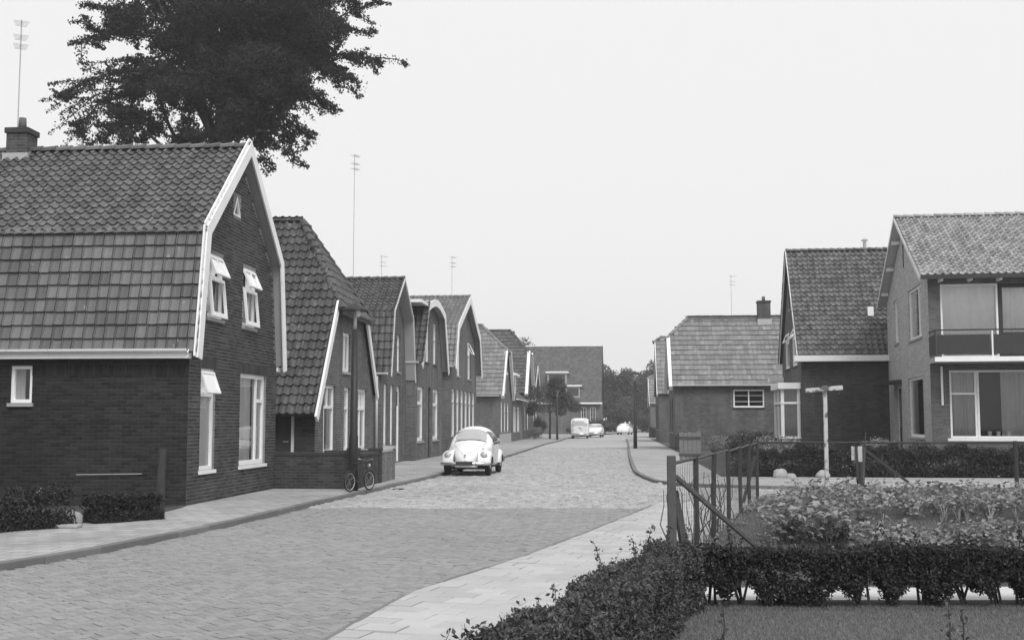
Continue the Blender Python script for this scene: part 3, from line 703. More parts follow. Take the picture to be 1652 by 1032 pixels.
# ---------------------------------------------------------------- house one (gambrel gable, near left)
def house_one():
    h = empty('gambrel_house', ST(21.8, 0), ROT_L, 'dark brick house with gambrel pantile roof and wide white bargeboards beside the curved kerb', 'house')
    w_, L = 5.65, 8.0; yo = -.18
    gp = [(0, 0), (w_, 0), (w_, 2.85), (w_ - .42, 5.02), (w_ / 2, 7.15), (.42, 5.02), (0, 2.85)]
    tri = ((2.34, 5.86), (2.8, 5.86), (2.57, 6.28))
    holes = [(.88, 1.78, 3.62, 4.88), (3.05, 3.95, 3.62, 4.88), (.62, 1.45, .68, 2.62), (3.0, 4.85, .68, 2.62), tri]
    W = Wall(h, (0, 0, 0), (1, 0, 0), (0, -1, 0)); W.build(gp, holes, mortar_one)
    brick_field(W, gp, holes, bricks_one)
    # upper windows: sashes standing a little open
    for k in (0, 1):
        W.window(*holes[k], transom=4.42, tmull=((holes[k][0] + holes[k][1]) / 2,), open_top=24, curtain='left' if k == 0 else 'sides', rec=.03, cm=curtain_m)
        u0, u1 = holes[k][0], holes[k][1]; m = MB(); a = R(6); dn = W.n * math.sin(a) - Z3 * math.cos(a); nn = W.n * math.cos(a) + Z3 * math.sin(a); o = W.P(u0 + .02, 4.4, .0)
        for q in ((0, u1 - u0 - .04, 0, .06), (0, u1 - u0 - .04, .68, .77), (0, .07, .06, .68), (u1 - u0 - .11, u1 - u0 - .04, .06, .68)): m.obox(o, W.u, dn, nn, *q, 0, .045)
        m.build('open_sash', white, h)
    W.window(*holes[2], transom=2.12, open_top=20, curtain='full', rec=.05, sill=white)
    W.window(*holes[3], transom=None, mull=(4.3,), curtain=((3.3, 4.12), (4.34, 4.85)), rec=.06, fw=.09, sill=white)
    m = MB(); W.bx(m, 4.36, 4.76, 2.02, 2.1, -.13, -.05); m.build('window_bar', white, h)
    # triangular vent window
    m = MB(); t3 = [Vector(q) for q in tri]; c3 = sum(t3, Vector((0, 0))) / 3
    for a, b in zip(t3, t3[1:] + t3[:1]):
        ai = a.lerp(c3, .25); bi = b.lerp(c3, .25)
        m.prism([W.P(a.x, a.y, -.05), W.P(b.x, b.y, -.05), W.P(bi.x, bi.y, -.05), W.P(ai.x, ai.y, -.05)], W.n * .06)
    f = m.build('triangular_window', white, h); m = MB(); m.poly([W.P(q.x, q.y, -.04) for q in t3]); m.build('pane', carglass_d, f)
    # soldier courses over the windows
    for a, b, zz in ((.5, 1.57, 2.62), (2.9, 4.95, 2.62)):
        n = int((b - a) / .068)
        for k in range(n):
            m = MB(); W.bx(m, a + k * .068 + .004, a + (k + 1) * .068 - .004, zz + .004, zz + .2, -.02, .012); m.build('lintel_brick', bricks_one, h)
    # near side wall
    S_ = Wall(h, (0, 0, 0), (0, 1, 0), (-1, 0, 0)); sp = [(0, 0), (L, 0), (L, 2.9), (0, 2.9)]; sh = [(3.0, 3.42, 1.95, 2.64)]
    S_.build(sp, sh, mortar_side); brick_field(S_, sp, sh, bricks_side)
    S_.window(*sh[0], curtain='right', fw=.06, rec=.04, cm=curtain_g)
    for k in range(44):                                              # soldier course under the gutter
        m = MB(); S_.bx(m, .02 + k * .068, .02 + (k + 1) * .068 - .01, 2.46, 2.66, -.02, .012); m.build('soldier_brick', bricks_side, h)
    m = MB(); m.tube([S_.P(.83, .65, .05), S_.P(2.07, .63, .05)], .008, 6); m.build('wall_rail', zinc, h)
    Wall(h, (w_, 0, 0), (0, 1, 0), (1, 0, 0)).build([(0, 0), (L, 0), (L, 2.9), (0, 2.9)], [], 'brick_gable_one')
    Wall(h, (0, L, 0), (1, 0, 0), (0, 1, 0)).build(gp, [], 'brick_gable_one')
    prof = [(-.12, 2.9), (.3, 5.2), (w_ / 2, 7.36), (w_ - .3, 5.2), (w_ + .12, 2.9)]
    nr = Vector((0, -.2, 5))
    rl = roof_plane(h, [(prof[0][0], yo, prof[0][1]), (prof[0][0], L, prof[0][1]), (prof[1][0], L, prof[1][1]), (prof[1][0], yo, prof[1][1])], .2, .258, tile_one, 150, near=nr, kind='flat', soffit=greyboard)
    ru = roof_plane(h, [(prof[1][0], yo, prof[1][1]), (prof[1][0], L, prof[1][1]), (prof[2][0], L, prof[2][1]), (prof[2][0], yo, prof[2][1])], .2, .222, tile_one, 150, near=nr, soffit=greyboard)
    r2 = roof_plane(h, [(prof[3][0], yo, prof[3][1]), (prof[3][0], L, prof[3][1]), (prof[2][0], L, prof[2][1]), (prof[2][0], yo, prof[2][1])], .2, .222, tile_one, soffit=greyboard)
    roof_plane(h, [(prof[4][0], yo, prof[4][1]), (prof[4][0], L, prof[4][1]), (prof[3][0], L, prof[3][1]), (prof[3][0], yo, prof[3][1])], .2, .258, tile_one, kind='flat', soffit=greyboard)
    ridge_caps(ru, (prof[2][0], yo, prof[2][1] + .03), (prof[2][0], L, prof[2][1] + .03), tile_one, single=True, r=.11)
    ridge_caps(rl, (prof[1][0] - .03, yo, prof[1][1] - .03), (prof[1][0] - .03, L, prof[1][1] - .03), tile_one, r=.06, step=.2)
    bl = [(prof[0][0] - .03, 2.78), (prof[1][0] - .06, 5.27), (prof[2][0], 7.5), (prof[3][0] + .06, 5.27), (prof[4][0] + .03, 2.78)]
    verge_board(h, bl, yo - .002, .23)
    # narrow capping boards on top of the verge
    for (a, b) in zip(bl, bl[1:]):
        m = MB(); m.bar((a[0], yo + .02, a[1] + .012), (b[0], yo + .02, b[1] + .012), .13, .03, Vector((0, 1, 0))); m.build('verge_capping', white, h)
    gutter(h, (-.24, -.05, 2.93), (-.24, L, 2.93), white, .075, (1, 0, 0))
    m = MB(); m.box(-.2, .0, -.04, L, 2.76, 2.86); m.build('eaves_board', white, h)
    m = MB(); m.box(w_, w_ + .2, -.04, L, 2.76, 2.86); m.build('eaves_board', white, h)
    # house beyond: lower white piece of the neighbour's roof at the far left
    chimney(h, w_ / 2, 4.86, 6.9, 7.84, .46, .46, pots=1, base=7.3)
    return h
house_one()
antenna('roof_antenna', ST(24.5, -4.9, 7.9), 2.35, 'tall thin antenna mast on the chimney of the gambrel house with white bargeboards', rz=2.0)

# ---------------------------------------------------------------- half-hipped house builder
def half_hip_house(name, label, loc, rot, w_, L, zl, zr, xl, xr, xc, zt, zh, yh, tiles, brickm, pitch, expo, holes, yo=-.1, nind=0, side_holes=(), near_left=True, sidem=None, boards=.16, kind='pan', bth=.06, bmat=white):
    """xl/xr: x of the eaves, zl/zr their heights; ridge at xc, zt, starting at depth yh; hip eave at height zh"""
    h = empty(name, loc, rot, label, 'house')
    sl_ = (zt - zl) / (xc - xl); sr_ = (zt - zr) / (xr - xc)
    hx0 = xl + (zh - zl) / sl_; hx1 = xr - (zh - zr) / sr_
    el = zl + sl_ * (0 - xl) - .12; er = zr + sr_ * (xr - w_) - .12
    gp = [(0, 0), (w_, 0), (w_, er), (hx1 - .07, zh - .12), (hx0 + .07, zh - .12), (0, el)]
    W = Wall(h, (0, 0, 0), (1, 0, 0), (0, -1, 0)); W.build(gp, holes, brickm)
    Sn = Wall(h, (0, 0, 0), (0, 1, 0), (-1, 0, 0)) if near_left else Wall(h, (w_, 0, 0), (0, 1, 0), (1, 0, 0))
    Sf = Wall(h, (w_, 0, 0), (0, 1, 0), (1, 0, 0)) if near_left else Wall(h, (0, 0, 0), (0, 1, 0), (-1, 0, 0))
    en, ef = (el, er) if near_left else (er, el)
    Sn.build([(0, 0), (L, 0), (L, en), (0, en)], list(side_holes), sidem or brickm); Sf.build([(0, 0), (L, 0), (L, ef), (0, ef)], [], brickm)
    Wall(h, (0, L, 0), (1, 0, 0), (0, 1, 0)).build([(0, 0), (w_, 0), (w_, er), (xc, zt - .15), (0, el)], [], brickm)
    nr = Vector(((xl if near_left else xr), 0, zt * .7))
    A = roof_plane(h, [(xl, yo, zl), (xl, L + .1, zl), (xc, L + .1, zt), (xc, yh, zt), (hx0, yo, zh)], pitch, expo, tiles, nind if near_left else 0, near=nr, kind=kind)
    B = roof_plane(h, [(xr, yo, zr), (xr, L + .1, zr), (xc, L + .1, zt), (xc, yh, zt), (hx1, yo, zh)], pitch, expo, tiles, 0 if near_left else nind, near=nr, kind=kind)
    over = .16; dz = over * (zt - zh) / (yh - yo)
    C_ = roof_plane(h, [(hx0 - .05, yo - over, zh - dz), (hx1 + .05, yo - over, zh - dz), (xc, yh, zt)], pitch, expo, tiles, 0, kind=kind)
    sg = nind > 0
    ridge_caps(A, (xc, yh, zt + .02), (xc, L, zt + .02), tiles, single=sg)
    ridge_caps(C_, (hx0 - .05, yo - over, zh - dz + .03), (xc, yh, zt + .03), tiles, single=sg, r=.12)
    ridge_caps(C_, (hx1 + .05, yo - over, zh - dz + .03), (xc, yh, zt + .03), tiles, single=sg, r=.12)
    for ln in ([(xl - .02, zl - .06), (hx0 - .02, zh + .02)], [(xr + .02, zr - .06), (hx1 + .02, zh + .02)]):
        a, b = Vector(ln[0]), Vector(ln[1]); d = (b - a).normalized(); n = Vector((d.y, -d.x)); n = n if (n.x > 0) == (a.x < xc) else -n
        m = MB(); m.prism([(a.x, yo - .002, a.y), (b.x, yo - .002, b.y), (b.x + n.x * boards, yo - .002, b.y + n.y * boards), (a.x + n.x * boards, yo - .002, a.y + n.y * boards)], (0, -bth, 0)); m.build('bargeboard', bmat, h)
    m = MB(); m.box(hx0, hx1, yo - over - .02, yo - over + .02, zh - dz - .12, zh - dz - .01); m.build('hip_eaves_board', darkwood, h)
    return h, W, Sn
# ---------------------------------------------------------------- house two
holes2 = [(.9, 2.25, .75, 2.6), (3.35, 4.1, .75, 2.6), (5.05, 6.5, .75, 2.6), (3.1, 4.1, 3.05, 4.2)]
h2, W2, S2 = half_hip_house('half_hipped_house', 'house with steep dark half-hipped tiled roof behind the lamp post and low brick yard wall', ST(31.1, 0), ROT_L,
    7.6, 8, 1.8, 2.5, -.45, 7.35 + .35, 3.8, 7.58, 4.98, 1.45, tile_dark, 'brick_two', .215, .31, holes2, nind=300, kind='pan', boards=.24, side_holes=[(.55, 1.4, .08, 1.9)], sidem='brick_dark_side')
W2.window(*holes2[0], transom=2.0, tmull=(1.55,), mull=(1.2, ), curtain='sides', fw=.08)
W2.window(*holes2[1], transom=2.0, curtain='full', fw=.08)
W2.window(*holes2[2], transom=2.0, tmull=(5.4, 5.78, 6.15), mull=(5.78,), curtain='sides', fw=.08)
W2.window(*holes2[3], mull=(3.6,), curtain='sides', fw=.08)
S2.door(.55, 1.4, .08, 1.9, frame=white, light=(.85, 1.75), fw=.1)
# side dormer-less entrance screen seen between houses one and two
# ---------------------------------------------------------------- gambrel builder for the row behind
def gambrel(name, label, loc, rot, w_, L, prof, brickm, tiles, yo, holes, pitch=.22, expo=.3, up_expo=.22, board=.16, bmat=white, soff=greyboard, capm=None):
    h = empty(name, loc, rot, label, 'house')
    n = len(prof); gp = [(0, 0), (w_, 0)] + [(min(max(x, .0), w_) if 0 < i < n - 1 else (w_ if x > w_ / 2 else 0), z - .16) for i, (x, z) in list(enumerate(prof))[::-1]]
    W = Wall(h, (0, 0, 0), (1, 0, 0), (0, -1, 0)); W.build(gp, holes, brickm)
    Sn = Wall(h, (0, 0, 0), (0, 1, 0), (-1, 0, 0)); Sn.build([(0, 0), (L, 0), (L, prof[0][1]), (0, prof[0][1])], [], brickm)
    Wall(h, (w_, 0, 0), (0, 1, 0), (1, 0, 0)).build([(0, 0), (L, 0), (L, prof[-1][1]), (0, prof[-1][1])], [], brickm)
    Wall(h, (0, L, 0), (1, 0, 0), (0, 1, 0)).build(gp, [], brickm)
    roofs = []; top = max(range(n), key=lambda i: prof[i][1])
    for i in range(n - 1):
        a, b = prof[i], prof[i + 1]
        lo, hi = (a, b) if a[1] <= b[1] else (b, a)
        steep = abs(hi[1] - lo[1]) > abs(hi[0] - lo[0]) * 1.4
        if abs(hi[1] - lo[1]) < .34 * abs(hi[0] - lo[0]):
            m = MB(); m.prism([(lo[0], yo, lo[1]), (lo[0], L, lo[1]), (hi[0], L, hi[1]), (hi[0], yo, hi[1])], (0, 0, -.09)); roofs.append(m.build('roof', capm or tiles, h)); continue
        roofs.append(roof_plane(h, [(lo[0], yo, lo[1]), (lo[0], L, lo[1]), (hi[0], L, hi[1]), (hi[0], yo, hi[1])], pitch, expo if steep else up_expo, tiles, soffit=soff))
    if n == 5: ridge_caps(roofs[1], (prof[2][0], yo, prof[2][1] + .02), (prof[2][0], L, prof[2][1] + .02), tiles)
    if board: verge_board(h, [(prof[0][0] - .03, prof[0][1] - .1)] + [(x, z + .05) for x, z in prof[1:-1]] + [(prof[-1][0] + .03, prof[-1][1] - .1)], yo - .002, board, bmat)
    gutter(h, (prof[0][0] - .1, yo + .1, prof[0][1] + .02), (prof[0][0] - .1, L, prof[0][1] + .02), white, .07, (1, 0, 0))
    gutter(h, (prof[-1][0] + .1, yo + .1, prof[-1][1] + .02), (prof[-1][0] + .1, L, prof[-1][1] + .02), white, .07, (1, 0, 0))
    return h, W, Sn
# house three
holes3 = [(.5, 1.15, .75, 2.95), (1.75, 2.4, .75, 2.95), (3.0, 3.8, .1, 2.95), (1.2, 2.05, 3.5, 5.0), (3.0, 3.7, 3.5, 4.9)]
h3, W3, S3 = gambrel('gambrel_house', 'narrow gambrel house with plain dark bargeboards next to the half-hipped house', ST(41.7, -.35), ROT_L, 5.05, 8,
    [(-.05, 3.3), (.5, 5.55), (2.52, 6.95), (4.55, 5.55), (5.1, 3.25)], 'brick_three', tile_mid, -.36, holes3, board=.09, bmat=cream)
W3.window(*holes3[0], curtain='full', sill=darkwood, fw=.1); W3.window(*holes3[1], curtain='full', sill=darkwood, fw=.1); W3.door(*holes3[2], mat=white, light=(2.2, 2.75))
W3.window(*holes3[3], transom=4.5, curtain='sides'); W3.window(*holes3[4], transom=4.5, curtain='sides')
downpipe(h3, [(-.25, .1, 3.2), (-.25, .1, .1)])
antenna('roof_antenna', ST(44.2, -1.95, 6.95), 4.8, 'very tall thin antenna mast on the ridge of the narrow gambrel house', rz=1.2)
# house four: mansard with a shallow curved top
arc = [(1.45 + 5.0 * k / 6, 6.35 + .42 * math.sin(math.pi * k / 6)) for k in range(7)]
holes4 = [(.6, 2.2, .82, 3.02), (3.4, 4.2, .1, 3.05), (4.7, 6.4, .82, 3.02), (2.6, 3.6, 4.1, 5.9), (4.7, 5.7, 4.1, 5.9)]
h4, W4, S4 = gambrel('mansard_house', 'brick house with shallow curved white top board over a steep mansard', ST(46.75, 0), ROT_L, 7.6, 8,
    [(-.1, 3.95)] + arc + [(7.7, 3.95)], 'brick_four', tile_mid, -.28, holes4, board=.3, capm=zinc)
W4.window(*holes4[0], transom=2.35, curtain='full', fw=.13); W4.door(*holes4[1], light=(2.2, 2.9), frame=darkwood); W4.window(*holes4[2], transom=2.35, curtain='full', fw=.13)
W4.window(*holes4[3], transom=5.2, curtain='full', sill=darkwood); W4.window(*holes4[4], transom=5.2, curtain='sides', sill=darkwood)
m = MB(); m.box(-.35, 1.5, -.3, 8, 6.3, 6.42); m.build('cornice', white, h4)
# house five
holes5 = [(.5 + k * 1.68, 1.75 + k * 1.68, .9, 3.2) for k in range(6)] + [(2.4, 3.6, 3.9, 5.9), (6.7, 8.1, 3.9, 5.9)]
h5, W5, S5 = gambrel('gambrel_house', 'large gambrel house with broad white bargeboards and a row of tall narrow ground windows', ST(57, 0), ROT_L, 10.9, 9,
    [(-.3, 4.25), (.7, 6.35), (5.45, 8.2), (10.2, 6.35), (11.2, 4.25)], 'brick_five', tile_pale, -.3, holes5, board=.38, up_expo=.3)
for q in holes5[:6]: W5.window(*q, transom=2.6, curtain='sides', cm=curtain_g, fw=.1)
W5.window(*holes5[6], transom=5.2, curtain='full'); W5.window(*holes5[7], transom=5.2, open_top=25, curtain='full')
antenna('roof_antenna', ST(62, -4.4, 8.1), 2.3, 'thin antenna mast above the large gambrel house with broad white bargeboards', rz=.5)
antenna('roof_antenna', ST(64, -.9, 8.0), 2.6, 'short antenna mast behind the apex of the large gambrel house', rz=.9)
# house six
holes6 = [(.9, 2.2, .9, 3.0), (3.4, 4.6, .9, 3.0), (5.9, 7.3, .9, 3.0), (3.6, 5.0, 3.7, 5.6)]
h6, W6, S6 = half_hip_house('half_hipped_house', 'half-hipped house with pale tiled roof and blank brick side wall behind the parked rounded car', ST(82, 0), ROT_L,
    9, 9, 3.45, 3.45, -.25, 9.25, 4.5, 8.6, 6.8, 1.75, tile_pale, 'brick_far', .3, .42, holes6, boards=.3, bth=.22, kind='row')
for q in holes6[:3]: W6.window(*q, transom=2.3, curtain='sides', fw=.1)
W6.window(*holes6[3], transom=5.0, open_top=20, curtain='sides', fw=.1)
m = MB(); W6.bx(m, -.02, 9.02, 0, .75, 0, .04); m.build('plinth', concrete, h6)
gutter(h6, (-.38, 0, 3.42), (-.38, 9, 3.42), white, .08, (1, 0, 0))
chimney(h6, 4.5, 4.1, 8.2, 9.9, .7, .6, pots=0)
# house seven: eaves-front link with dormer, and the gable behind it
h7b = empty('link_house', ST(92, 0), ROT_L, 'low eaves-front house with a small white dormer beyond the pale half-hipped house', 'house')
Wl = Wall(h7b, (0, 0, 0), (1, 0, 0), (0, -1, 0)); hl = [(1.4, 4.2, .8, 2.8), (5.0, 7.8, .8, 2.8), (9, 10.1, .1, 2.8)]
Wl.build([(0, 0), (11.4, 0), (11.4, 3.5), (0, 3.5)], hl, 'brick_far'); Wl.window(*hl[0], mull=(2.8,), curtain='full', fw=.12); Wl.window(*hl[1], mull=(6.4,), curtain='full', fw=.12); Wl.door(*hl[2])
Wall(h7b, (0, 0, 0), (0, 1, 0), (-1, 0, 0)).build([(0, 0), (8, 0), (8, 3.5), (4, 6.6), (0, 3.5)], [], 'brick_far')
roof_plane(h7b, [(-.1, -.3, 3.4), (11.3, -.3, 3.4), (11.3, 4, 6.8), (-.1, 4, 6.8)], .3, .4, tile_mid)
roof_plane(h7b, [(-.1, 8.3, 3.4), (11.3, 8.3, 3.4), (11.3, 4, 6.8), (-.1, 4, 6.8)], .3, .4, tile_mid)
m = MB(); m.box(2.6, 6.2, .2, 3.2, 3.6, 5.3); d7 = m.build('dormer', white, h7b); m = MB(); m.box(2.3, 6.5, -.1, 3.4, 5.303, 5.5); m.build('dormer_roof', white, d7)
for k in range(2):
    m = MB(); m.box(2.8 + k * 1.65, 4.3 + k * 1.65, .17, .197, 3.85, 5.1); m.build('pane', carglass_d, d7)
gutter(h7b, (-.1, -.42, 3.4), (11.3, -.42, 3.4), white, .1, (0, 1, 0))
holes7 = [(1.2, 3.0, .9, 3.0), (4.2, 6.2, .9, 3.0), (3.6, 5.6, 4.2, 6.2)]
h7, W7, S7 = half_hip_house('half_hipped_house', 'half-hipped house with darker roof beyond the low house with the white dormer', ST(104, 0), ROT_L,
    9.4, 10, 4.1, 4.1, -.3, 9.7, 4.7, 10.0, 8.0, 1.6, tile_mid, 'brick_far', .32, .42, holes7, boards=.3, bth=.3, kind='row')
for q in holes7: W7.window(*q, mull=((q[0] + q[1]) / 2,), curtain='sides', fw=.12)
holes8 = [(1.2, 3.0, .9, 3.0), (5.2, 7.0, .9, 3.0), (3.2, 5.0, 4.0, 5.8)]
h8, W8, S8 = gambrel('gable_house', 'small far gable house with white bargeboards beside the street tree', ST(118.5, -.2), ROT_L, 8.2, 9, [(-.1, 3.7), (.6, 5.3), (4.1, 7.4), (7.6, 5.3), (8.3, 3.7)], 'brick_far', tile_mid, -.3, holes8, pitch=.32, expo=.42, up_expo=.4, board=.35)
for q in holes8: W8.window(*q, mull=((q[0] + q[1]) / 2,), curtain='sides', fw=.12)
# end house: great roof facing down the street
he = empty('end_house', (11.0, 147.5, 0), R(-6), 'large house with a vast plain tiled roof closing the view at the street bend', 'house')
EL = 17.0
We = Wall(he, (-EL, 0, 0), (1, 0, 0), (0, -1, 0)); hle = [(EL - 2.4, EL - 1.7, 1.6, 3.4), (EL - 1.25, EL - .55, 1.6, 3.4)]
We.build([(0, 0), (EL, 0), (EL, 4.1), (0, 4.1)], hle, 'brick_far')
for q in hle: We.window(*q, fw=.1, frame=cream, curtain=None, bars=(q[2] + .6, q[2] + 1.2), mull=((q[0] + q[1]) / 2,))
Wall(he, (0, 0, 0), (0, 1, 0), (1, 0, 0)).build([(0, 0), (11, 0), (11, 4.1), (5.5, 11.2), (0, 4.1)], [], 'brick_far')
Wall(he, (-EL, 0, 0), (0, 1, 0), (-1, 0, 0)).build([(0, 0), (11, 0), (11, 4.1), (5.5, 11.2), (0, 4.1)], [], 'brick_far')
re_ = roof_plane(he, [(-EL - .2, -.3, 3.9), (.25, -.3, 3.9), (.25, 5.5, 11.4), (-EL - .2, 5.5, 11.4)], .34, .36, tile_end, kind='row')
roof_plane(he, [(-EL - .2, 11.3, 3.9), (.25, 11.3, 3.9), (.25, 5.5, 11.4), (-EL - .2, 5.5, 11.4)], .5, .5, tile_end, kind='flat')
m = MB(); m.box(-EL - .2, .3, 5.35, 5.65, 11.38, 11.55); m.build('ridge_board', white, he)
m = MB(); m.box(-EL, .3, -.5, -.28, 3.8, 4.0); m.build('gutter', white, he)
for dx, zz, wd in ((-6.6, 6.3, 2.4), (-4.3, 4.6, 1.8)):
    m = MB(); m.box(dx, dx + wd, .2, 3.0, zz, zz + 1.4); d_ = m.build('dormer', greyboard, he); m = MB(); m.box(dx - .2, dx + wd + .2, .0, 3.2, zz + 1.403, zz + 1.6); m.build('dormer_roof', white, d_)
    m = MB(); m.box(dx + .2, dx + wd - .2, .15, .197, zz + .25, zz + 1.2); m.build('pane', carglass_d, d_)

# ================================================================== RIGHT SIDE
def right_frame(X, Y, ang, w_):
    """near gable corner at X, Y; local x runs from the far corner to the near one, local y away from the street"""
    a = Vector((ang, 1, 0)).normalized(); o = Vector((X, Y, 0)) + a * w_
    return o, math.atan2(-1, -ang)
# R2 low half-hipped house, blank side with one window
o, rz = right_frame(8.95, 65, .09, 7)
hr = [(1.2, 2.6, 1.0, 2.9), (4.2, 5.6, 1.0, 2.9)]
shr = [(3.2, 4.88, 2.38, 3.36)]
hR2, WR2, SR2 = half_hip_house('half_hipped_house', 'low brick house with pale half-hipped roof and one small barred side window', o, rz, 7, 9.5, 3.6, 3.6, -.2, 7.2, 3.5, 7.55, 6.5, .95, tile_pale, 'brick_right_low', .24, .4, hr, near_left=False, side_holes=shr, boards=.3, nind=200, kind='row', bth=.2)
SR2.window(*shr[0], mull=(4.04,), tmull=(), curtain=None, fw=.08, bars=(2.7, 3.03), sill=darkwood); [WR2.window(*q, mull=((q[0] + q[1]) / 2,)) for q in hr]
gutter(hR2, (7.32, -.1, 3.62), (7.32, 9.6, 3.62), white, .08, (1, 0, 0))
chimney(hR2, 3.5, 5.35, 7.0, 8.55, .75, .7, pots=2, base=7.5)
antenna('roof_antenna', o + Vector((3.2, -3.7, 7.5)), 2.6, 'thin antenna mast on the roof of the low house with the barred window', rz=.3)
# R1, R0 farther houses on the right
o, rz = right_frame(11.2, 90, .09, 8)
h_, W_, S_ = half_hip_house('half_hipped_house', 'far brick house with striped pale tiles behind the low half-hipped house', o, rz, 8, 9, 3.7, 3.7, -.2, 8.2, 4, 8.3, 8.0, .35, tile_pale, 'brick_right_low', .34, .45, hr, near_left=False, boards=.25, kind='row')
[W_.window(*q, mull=((q[0] + q[1]) / 2,)) for q in hr]
o, rz = right_frame(14.2, 121, .09, 8)
h_, W_, S_ = half_hip_house('half_hipped_house', 'farthest brick house on the right with low tiled roof behind the clipped bush', o, rz, 8, 9, 3.4, 3.4, -.2, 8.2, 4, 6.4, 6.2, .3, tile_pale, 'brick_far', .4, .5, hr, near_left=False, boards=.25, kind='row')
[W_.window(*q, mull=((q[0] + q[1]) / 2,)) for q in hr]
# R3 tall gable house with bay window
wR3 = 6.5; LR3 = 9.5
o3, rz3 = right_frame(11.05, 45, .12, wR3)
hR3 = empty('gable_house', o3, rz3, 'brick house with steep mottled pantile roof, white box gutter and bay window', 'house')
gp = [(0, 0), (wR3, 0), (wR3, 4.1), (wR3 / 2, 8.4), (0, 4.1)]
holesR3 = [(1.2, 2.75, 3.8, 5.3), (3.75, 5.3, 3.8, 5.35), (2.9, 3.5, 6.2, 7.2)]
W = Wall(hR3, (0, 0, 0), (1, 0, 0), (0, -1, 0)); W.build(gp, holesR3, 'brick_right_gable')
for q in holesR3[:2]: W.window(*q, transom=4.9, open_top=22, curtain='full', fw=.09, rec=.03, sill=darkwood)
W.window(*holesR3[2], curtain=None, fw=.07)
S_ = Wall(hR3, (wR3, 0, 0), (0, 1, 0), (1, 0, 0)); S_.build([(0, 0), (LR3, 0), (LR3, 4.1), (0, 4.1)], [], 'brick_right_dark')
Wall(hR3, (0, 0, 0), (0, 1, 0), (-1, 0, 0)).build([(0, 0), (LR3, 0), (LR3, 4.1), (0, 4.1)], [], 'brick_right_gable')
Wall(hR3, (0, LR3, 0), (1, 0, 0), (0, 1, 0)).build(gp, [], 'brick_right_gable')
pr = [(-.25, 3.95), (wR3 / 2, 8.6), (wR3 + .25, 3.95)]
rr = roof_plane(hR3, [(pr[2][0], -.12, pr[2][1]), (pr[2][0], LR3, pr[2][1]), (pr[1][0], LR3, pr[1][1]), (pr[1][0], -.12, pr[1][1])], .215, .25, tile_r3, 300, near=Vector((wR3, 1, 6)))
roof_plane(hR3, [(pr[0][0], -.12, pr[0][1]), (pr[0][0], LR3, pr[0][1]), (pr[1][0], LR3, pr[1][1]), (pr[1][0], -.12, pr[1][1])], .215, .25, tile_r3)
ridge_caps(rr, (pr[1][0], -.12, pr[1][1] + .02), (pr[1][0], LR3, pr[1][1] + .02), tile_r3, step=.3)
verge_board(hR3, [(pr[0][0], pr[0][1] - .05), (pr[1][0], pr[1][1] + .06), (pr[2][0], pr[2][1] - .05)], -.122, .09)
m = MB(); m.box(wR3 + .003, wR3 + .42, -.3, LR3, 3.88, 4.1); m.build('box_gutter', white, hR3)
m = MB(); m.box(-.42, -.003, -.3, LR3, 3.88, 4.1); m.build('box_gutter', white, hR3)
m = MB(); m.box(1.6, 1.95, 3.6, 3.95, 5.2, 5.2) if False else None
# roof ventilator box and flue
m = MB(); m.box(wR3 - 1.2, wR3 - .95, 2.7, 2.92, 5.7, 6.06); m.build('roof_vent', white, hR3)
m = MB(); m.tube([(wR3 / 2, 3.05, 8.5), (wR3 / 2, 3.05, 8.95)], .07, 8); m.lathe([(.16, 0), (.02, .1)], 10, (wR3 / 2, 3.05, 9.0)); m.build('flue', zinc, hR3)
# bay window at the gable corner
bay = MB(); bz0, bz1 = .95, 2.85
bx0, bx1, by = 3.6, 6.2, -.75
b_ = MB(); b_.box(bx0, bx1, by, -.004, 0, bz0); bo = b_.build('bay', 'brick_right_gable', hR3)
for q in ((bx0, bx0 + .12, by, by + .12), (bx1 - .12, bx1, by, by + .12), ((bx0 + bx1) / 2 - .06, (bx0 + bx1) / 2 + .06, by, by + .1), (bx1 - .1, bx1, -.14, -.02), (bx0, bx0 + .1, -.14, -.02)):
    p = MB(); p.box(*q, bz0 + .09, bz1); p.build('bay_post', white, bo)
for z0, z1 in ((bz0 + .003, bz0 + .09), (2.28, 2.36)):
    p = MB(); p.box(bx0 - .02, bx1 + .02, by - .02, by + .1, z0, z1); p.box(bx1 - .1, bx1 + .02, by + .1, -.01, z0, z1); p.build('bay_rail', white, bo)
p = MB(); p.poly([(bx0 + .1, by + .05, bz0), (bx1 - .1, by + .05, bz0), (bx1 - .1, by + .05, bz1), (bx0 + .1, by + .05, bz1)]); p.poly([(bx1 - .05, by + .1, bz0), (bx1 - .05, -.05, bz0), (bx1 - .05, -.05, bz1), (bx1 - .05, by + .1, bz1)]); p.build('pane', 'window_glass', bo)
p = MB(); n_ = 20
for a, b in (((bx0 + .15, by + .16), (bx1 - .15, by + .16)), ((bx1 - .16, by + .16), (bx1 - .16, -.05))):
    for k in range(n_):
        q0 = Vector(a).lerp(Vector(b), k / n_); q1 = Vector(a).lerp(Vector(b), (k + 1) / n_); j0 = .02 * math.sin(k * 2.2); j1 = .02 * math.sin((k + 1) * 2.2)
        p.poly([(q0.x - j0, q0.y + j0, bz0), (q1.x - j1, q1.y + j1, bz0), (q1.x - j1, q1.y + j1, bz1), (q0.x - j0, q0.y + j0, bz1)])
p.build('curtain', curtain_g, bo, smooth=True)
p = MB(); p.box(bx0 - .1, bx1 + .15, by - .12, -.004, bz1, bz1 + .24); p.build('bay_roof', white, bo, bevel=.015)
p = MB(); p.box(-.45, .5, -.6, -.01, 3.3, 3.5); p.build('canopy', white, hR3)

